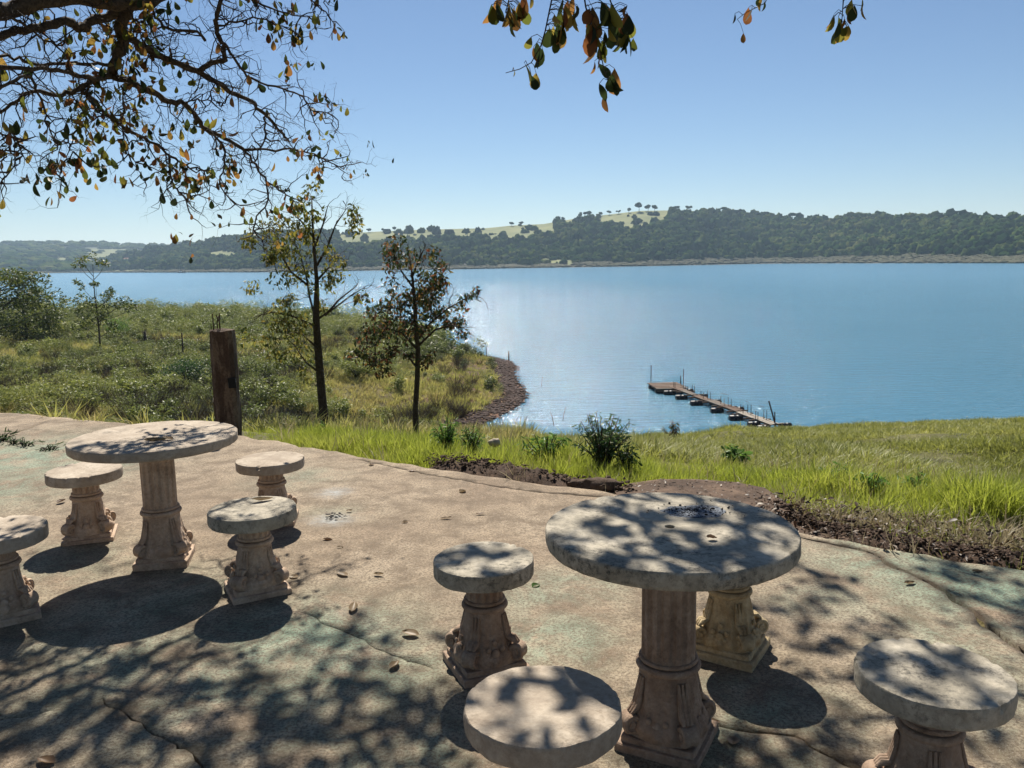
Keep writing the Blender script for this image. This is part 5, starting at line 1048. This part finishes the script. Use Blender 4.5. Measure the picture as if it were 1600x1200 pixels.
spray([(905, -60), (915, 10), (925, 45), (938, 80), (944, 110), (955, 140)], D_-.1, [(928, 55, 7, .10), (950, 20, 5, .085), (938, 80, 3, .08), (936, 103, 2, .07), (956, 118, 2, .085), (960, 145, 2, .06), (937, 148, 2, .06), (925, 30, 3, .08), (945, 55, 2, .07)])
spray([(930, -60), (955, 5), (970, 30), (978, 55)], D_, [(975, 62, 6, .09), (985, 40, 3, .08), (962, 45, 2, .06), (978, 20, 2, .06), (990, 70, 2, .05)])
spray([(800, -60), (795, 0), (790, 20)], D_, [(775, 15, 4, .085), (795, 25, 6, .085), (812, 15, 5, .08), (802, 38, 3, .06), (820, 2, 3, .08)])
spray([(1215, -40), (1195, 5), (1165, 20), (1152, 30)], 4.2, [(1172, 20, 2, .07), (1193, 12, 2, .06), (1150, 30, 1, .05), (1160, 47, 1, .045), (1183, 4, 2, .06)], .003)
spray([(1320, -40), (1317, 10), (1315, 35)], 3.8, [(1312, 50, 6, .08), (1304, 30, 3, .06), (1332, 15, 3, .075), (1348, 10, 2, .06), (1322, 52, 2, .05), (1330, 35, 1, .05)])
clus = [(285, 200, 4), (285, 245, 3), (400, 300, 3), (540, 240, 3), (552, 260, 2), (630, 340, 3), (1120, 120, 3), (1085, 110, 2), (1230, 150, 4), (1160, 268, 2), (1212, 265, 3), (1070, 335, 2), (870, 505, 3), (920, 505, 2), (940, 550, 2), (990, 562, 2), (570, 470, 3), (400, 518, 3), (440, 535, 4), (372, 640, 4), (432, 635, 4), (325, 635, 4), (217, 660, 2), (412, 705, 3), (432, 710, 2), (470, 722, 2), (330, 700, 2), (800, 595, 3), (752, 605, 2), (862, 690, 3), (830, 742, 3), (1180, 705, 1), (1005, 862, 2), (1142, 857, 1), (97, 432, 2), (38, 530, 3), (228, 395, 2), (80, 475, 1), (90, 560, 1), (137, 762, 1), (205, 740, 2), (535, 740, 3), (387, 737, 1), (343, 792, 1), (695, 700, 1), (668, 757, 1), (706, 798, 1), (1440, 90, 3), (1425, 125, 2), (1500, 10, 2), (1320, 45, 2), (1240, 5, 3), (1440, 5, 2), (1290, 198, 1), (1272, 235, 1), (1020, 225, 1), (1022, 270, 1), (930, 160, 1), (680, 20, 3), (740, 20, 3), (640, 60, 3), (1210, 50, 1), (1150, 20, 2), (345, 60, 1), (210, 150, 1), (155, 140, 1), (30, 215, 1), (100, 235, 2), (10, 290, 2), (490, 345, 2), (595, 225, 1), (20, 130, 2), (1410, 55, 1), (1365, 130, 1), (645, 160, 3), (990, 380, 1), (1100, 450, 1), (1270, 20, 3), (1295, 65, 2), (820, 15, 4), (1060, 190, 1), (1060, 250, 2), (505, 620, 3), (460, 620, 3), (370, 650, 2)]
for x, y, k in clus:
    c = Vector(atd(x/g, y/g, 5.9))-OR; best = min(tips, key=lambda q: (Vector((proj(q+OR)[0]-x/g, proj(q+OR)[1]-y/g))).length); bp = proj(best+OR)
    if math.hypot(bp[0]-x/g, bp[1]-y/g) > 45: continue
    c = best
    for _ in range(k): hangleaf(c+Vector([random.gauss(0, .022) for _ in range(3)]), .066)
# the shading crown: leaves between sun and patio, above the frame
SDv = Vector(SD); P = []
def shade(x, y, z, k, sp, wide=0):
    gpt = Vector(atz(x, y, z)); t = 3.0
    while True:
        q = gpt+SDv*t; a = proj(q)
        if a[1] < -45 or t > 12: break
        t += .15
    t += random.uniform(.3, 3.2); q = gpt+SDv*t; u_ = SDv.cross(Vector((1, 0, 0))).normalized(); s_ = SDv.cross(u_)
    for _ in range(k): P.append(tuple(q+u_*random.gauss(0, sp)+s_*random.gauss(0, sp)+SDv*random.uniform(0, .35)))
for x, y in ((5, 1150), (50, 1175), (110, 1150), (95, 1070), (180, 1040), (40, 1090), (240, 1105), (330, 1130), (350, 1050), (375, 1062), (300, 1020), (430, 1110), (380, 1170), (450, 1185), (530, 1060), (535, 985), (575, 1000), (560, 1110), (610, 1135), (650, 1120), (690, 1100), (520, 1130), (480, 1150), (290, 1090), (160, 1120), (200, 1180), (600, 1190), (640, 1180), (700, 1180), (250, 1190), (60, 1010), (410, 1150), (340, 1190), (660, 1150), (150, 1190),
             (1250, 945), (1300, 925), (1280, 905), (1345, 985), (1270, 1010), (1330, 1015), (1235, 970), (1390, 1000), (1500, 905), (1560, 930), (1590, 905), (1480, 890), (1590, 960), (1150, 1190), (1240, 1175), (1350, 1160), (1330, 1110), (1560, 1170), (1300, 1145), (1590, 1140), (1200, 1195), (1400, 1180), (1090, 1180), (1250, 900), (1160, 940), (1220, 1000), (1540, 960), (1310, 1060), (1120, 1150), (740, 1010), (1230, 870), (20, 1190), (80, 1130), (130, 1085), (210, 1065), (270, 1040), (400, 1080), (460, 1150), (500, 1095), (590, 1060), (640, 1090), (560, 1160), (420, 1195), (310, 1165), (120, 1195), (490, 1015), (30, 1050)):
    shade(x, y, 0, random.randint(12, 20), .085)
for x, y in ((880, 815), (930, 850), (960, 800), (990, 830), (1010, 860), (1060, 860), (1130, 870), (1180, 870), (1200, 850), (1150, 810), (1020, 800), (1060, 815), (1110, 800), (1190, 830), (910, 880), (1090, 885), (1000, 885), (870, 850), (1060, 790), (950, 825), (1220, 845), (1160, 860)): shade(x, y, .78, random.randint(5, 8), .06)
for x, y in ((740, 860), (770, 885), (720, 875), (800, 870), (760, 865), (790, 895), (700, 885)): shade(x, y, .47, 6, .05)
for x, y in ((815, 1110), (870, 1055), (800, 1060), (900, 1120), (760, 1100)): shade(x, y, .46, 2, .05)
for x, y in ((1400, 1030), (1450, 1020), (1500, 1050), (1540, 1090), (1430, 1070), (1490, 1090), (1380, 1060), (1550, 1060), (1460, 1045), (1360, 1020)): shade(x, y, .46, 7, .06)
for x, y in ((180, 690), (300, 675), (240, 685), (150, 745), (340, 670), (400, 800), (360, 810), (440, 800)): shade(x, y, .6, 4, .09)
for x, y in ((30, 880), (120, 940), (220, 960), (60, 960)): shade(x, y, 0, 4, .1)
for _ in range(150): shade(random.uniform(-900, 2600), random.uniform(1230, 1700), 0, random.randint(6, 12), .13)
for _ in range(26): shade(random.uniform(1620, 2300), random.uniform(900, 1200), 0, random.randint(6, 12), .13)
P = [p for p in P if (lambda a: not (-20 < a[0] < 1620 and -25 < a[1] < 1220))(proj(p))]
V, F_ = leafcloud([tuple(Vector(p)-OR) for p in P], .105, .6, shape=(LV, LF)); o = link('leaves', fastmesh('leaves', V, F_, M_leaf_crown), root); o['kind'] = 'stuff'
# unseen crown added over, behind and beside the viewer to block skylight
P = []
for i_ in range(360):
    cx = random.uniform(-9, 8) if i_ < 250 else random.choice([-1, 1])*random.uniform(4.6, 9); cy = random.uniform(-8, 1.6) if i_ < 250 else random.uniform(1, 6.5)
    P.append(ball(42, (cx, cy, random.uniform(3.4, 6.8)+max(0, cy)*.45), .75, .7))
P = np.vstack(P); k = P[:, 2] > np.maximum(2.6, 1.7+.5*np.abs(P[:, 1])*(P[:, 1] > 0)+.9); P = P[k]; px_, py_ = pxof(P[:, 0], P[:, 1], P[:, 2]); P = P[~((P[:, 1] > .3) & (px_ > -60) & (px_ < 1660) & (py_ > -60))]
V, F_ = leafcloud(P-np.array(OR), .24, .5, shape=(SV, SF), aspect=1.2); o = link('skylight_block_leaves', fastmesh('skylight_block_leaves', V, F_, M_leaf_crown), root); o['kind'] = 'stuff'
for x, y, z in ((-8, -2, 5), (-5, -5, 5.4), (-2, -1.5, 5.2), (2, -3, 5.3), (5, -1, 5), (0, -6, 5.5)): seg([(-5.0, 2.6, 3.3), ((-5+x)*.5, (2.6+y)*.4, 4.4), (x, y, z)], .1, .02)

# ------------------------------------------------------------------ haze
hz = NM('haze_air'); hz.t.nodes.remove(hz.b); pv = hz.n('ShaderNodeVolumePrincipled'); pv.inputs['Density'].default_value = .00010; pv.inputs['Color'].default_value = (.62, .80, 1, 1); pv.inputs['Anisotropy'].default_value = .25; hz.l(pv.outputs[0], hz.out.inputs['Volume'])
mb = MB(); mb.box((0, 4000, 65), (15900, 13000, 168)); o = mb.build('haze', hz.m); tag(o, 'thin blue haze hanging over the lake and the far hills', 'haze', kind='stuff')
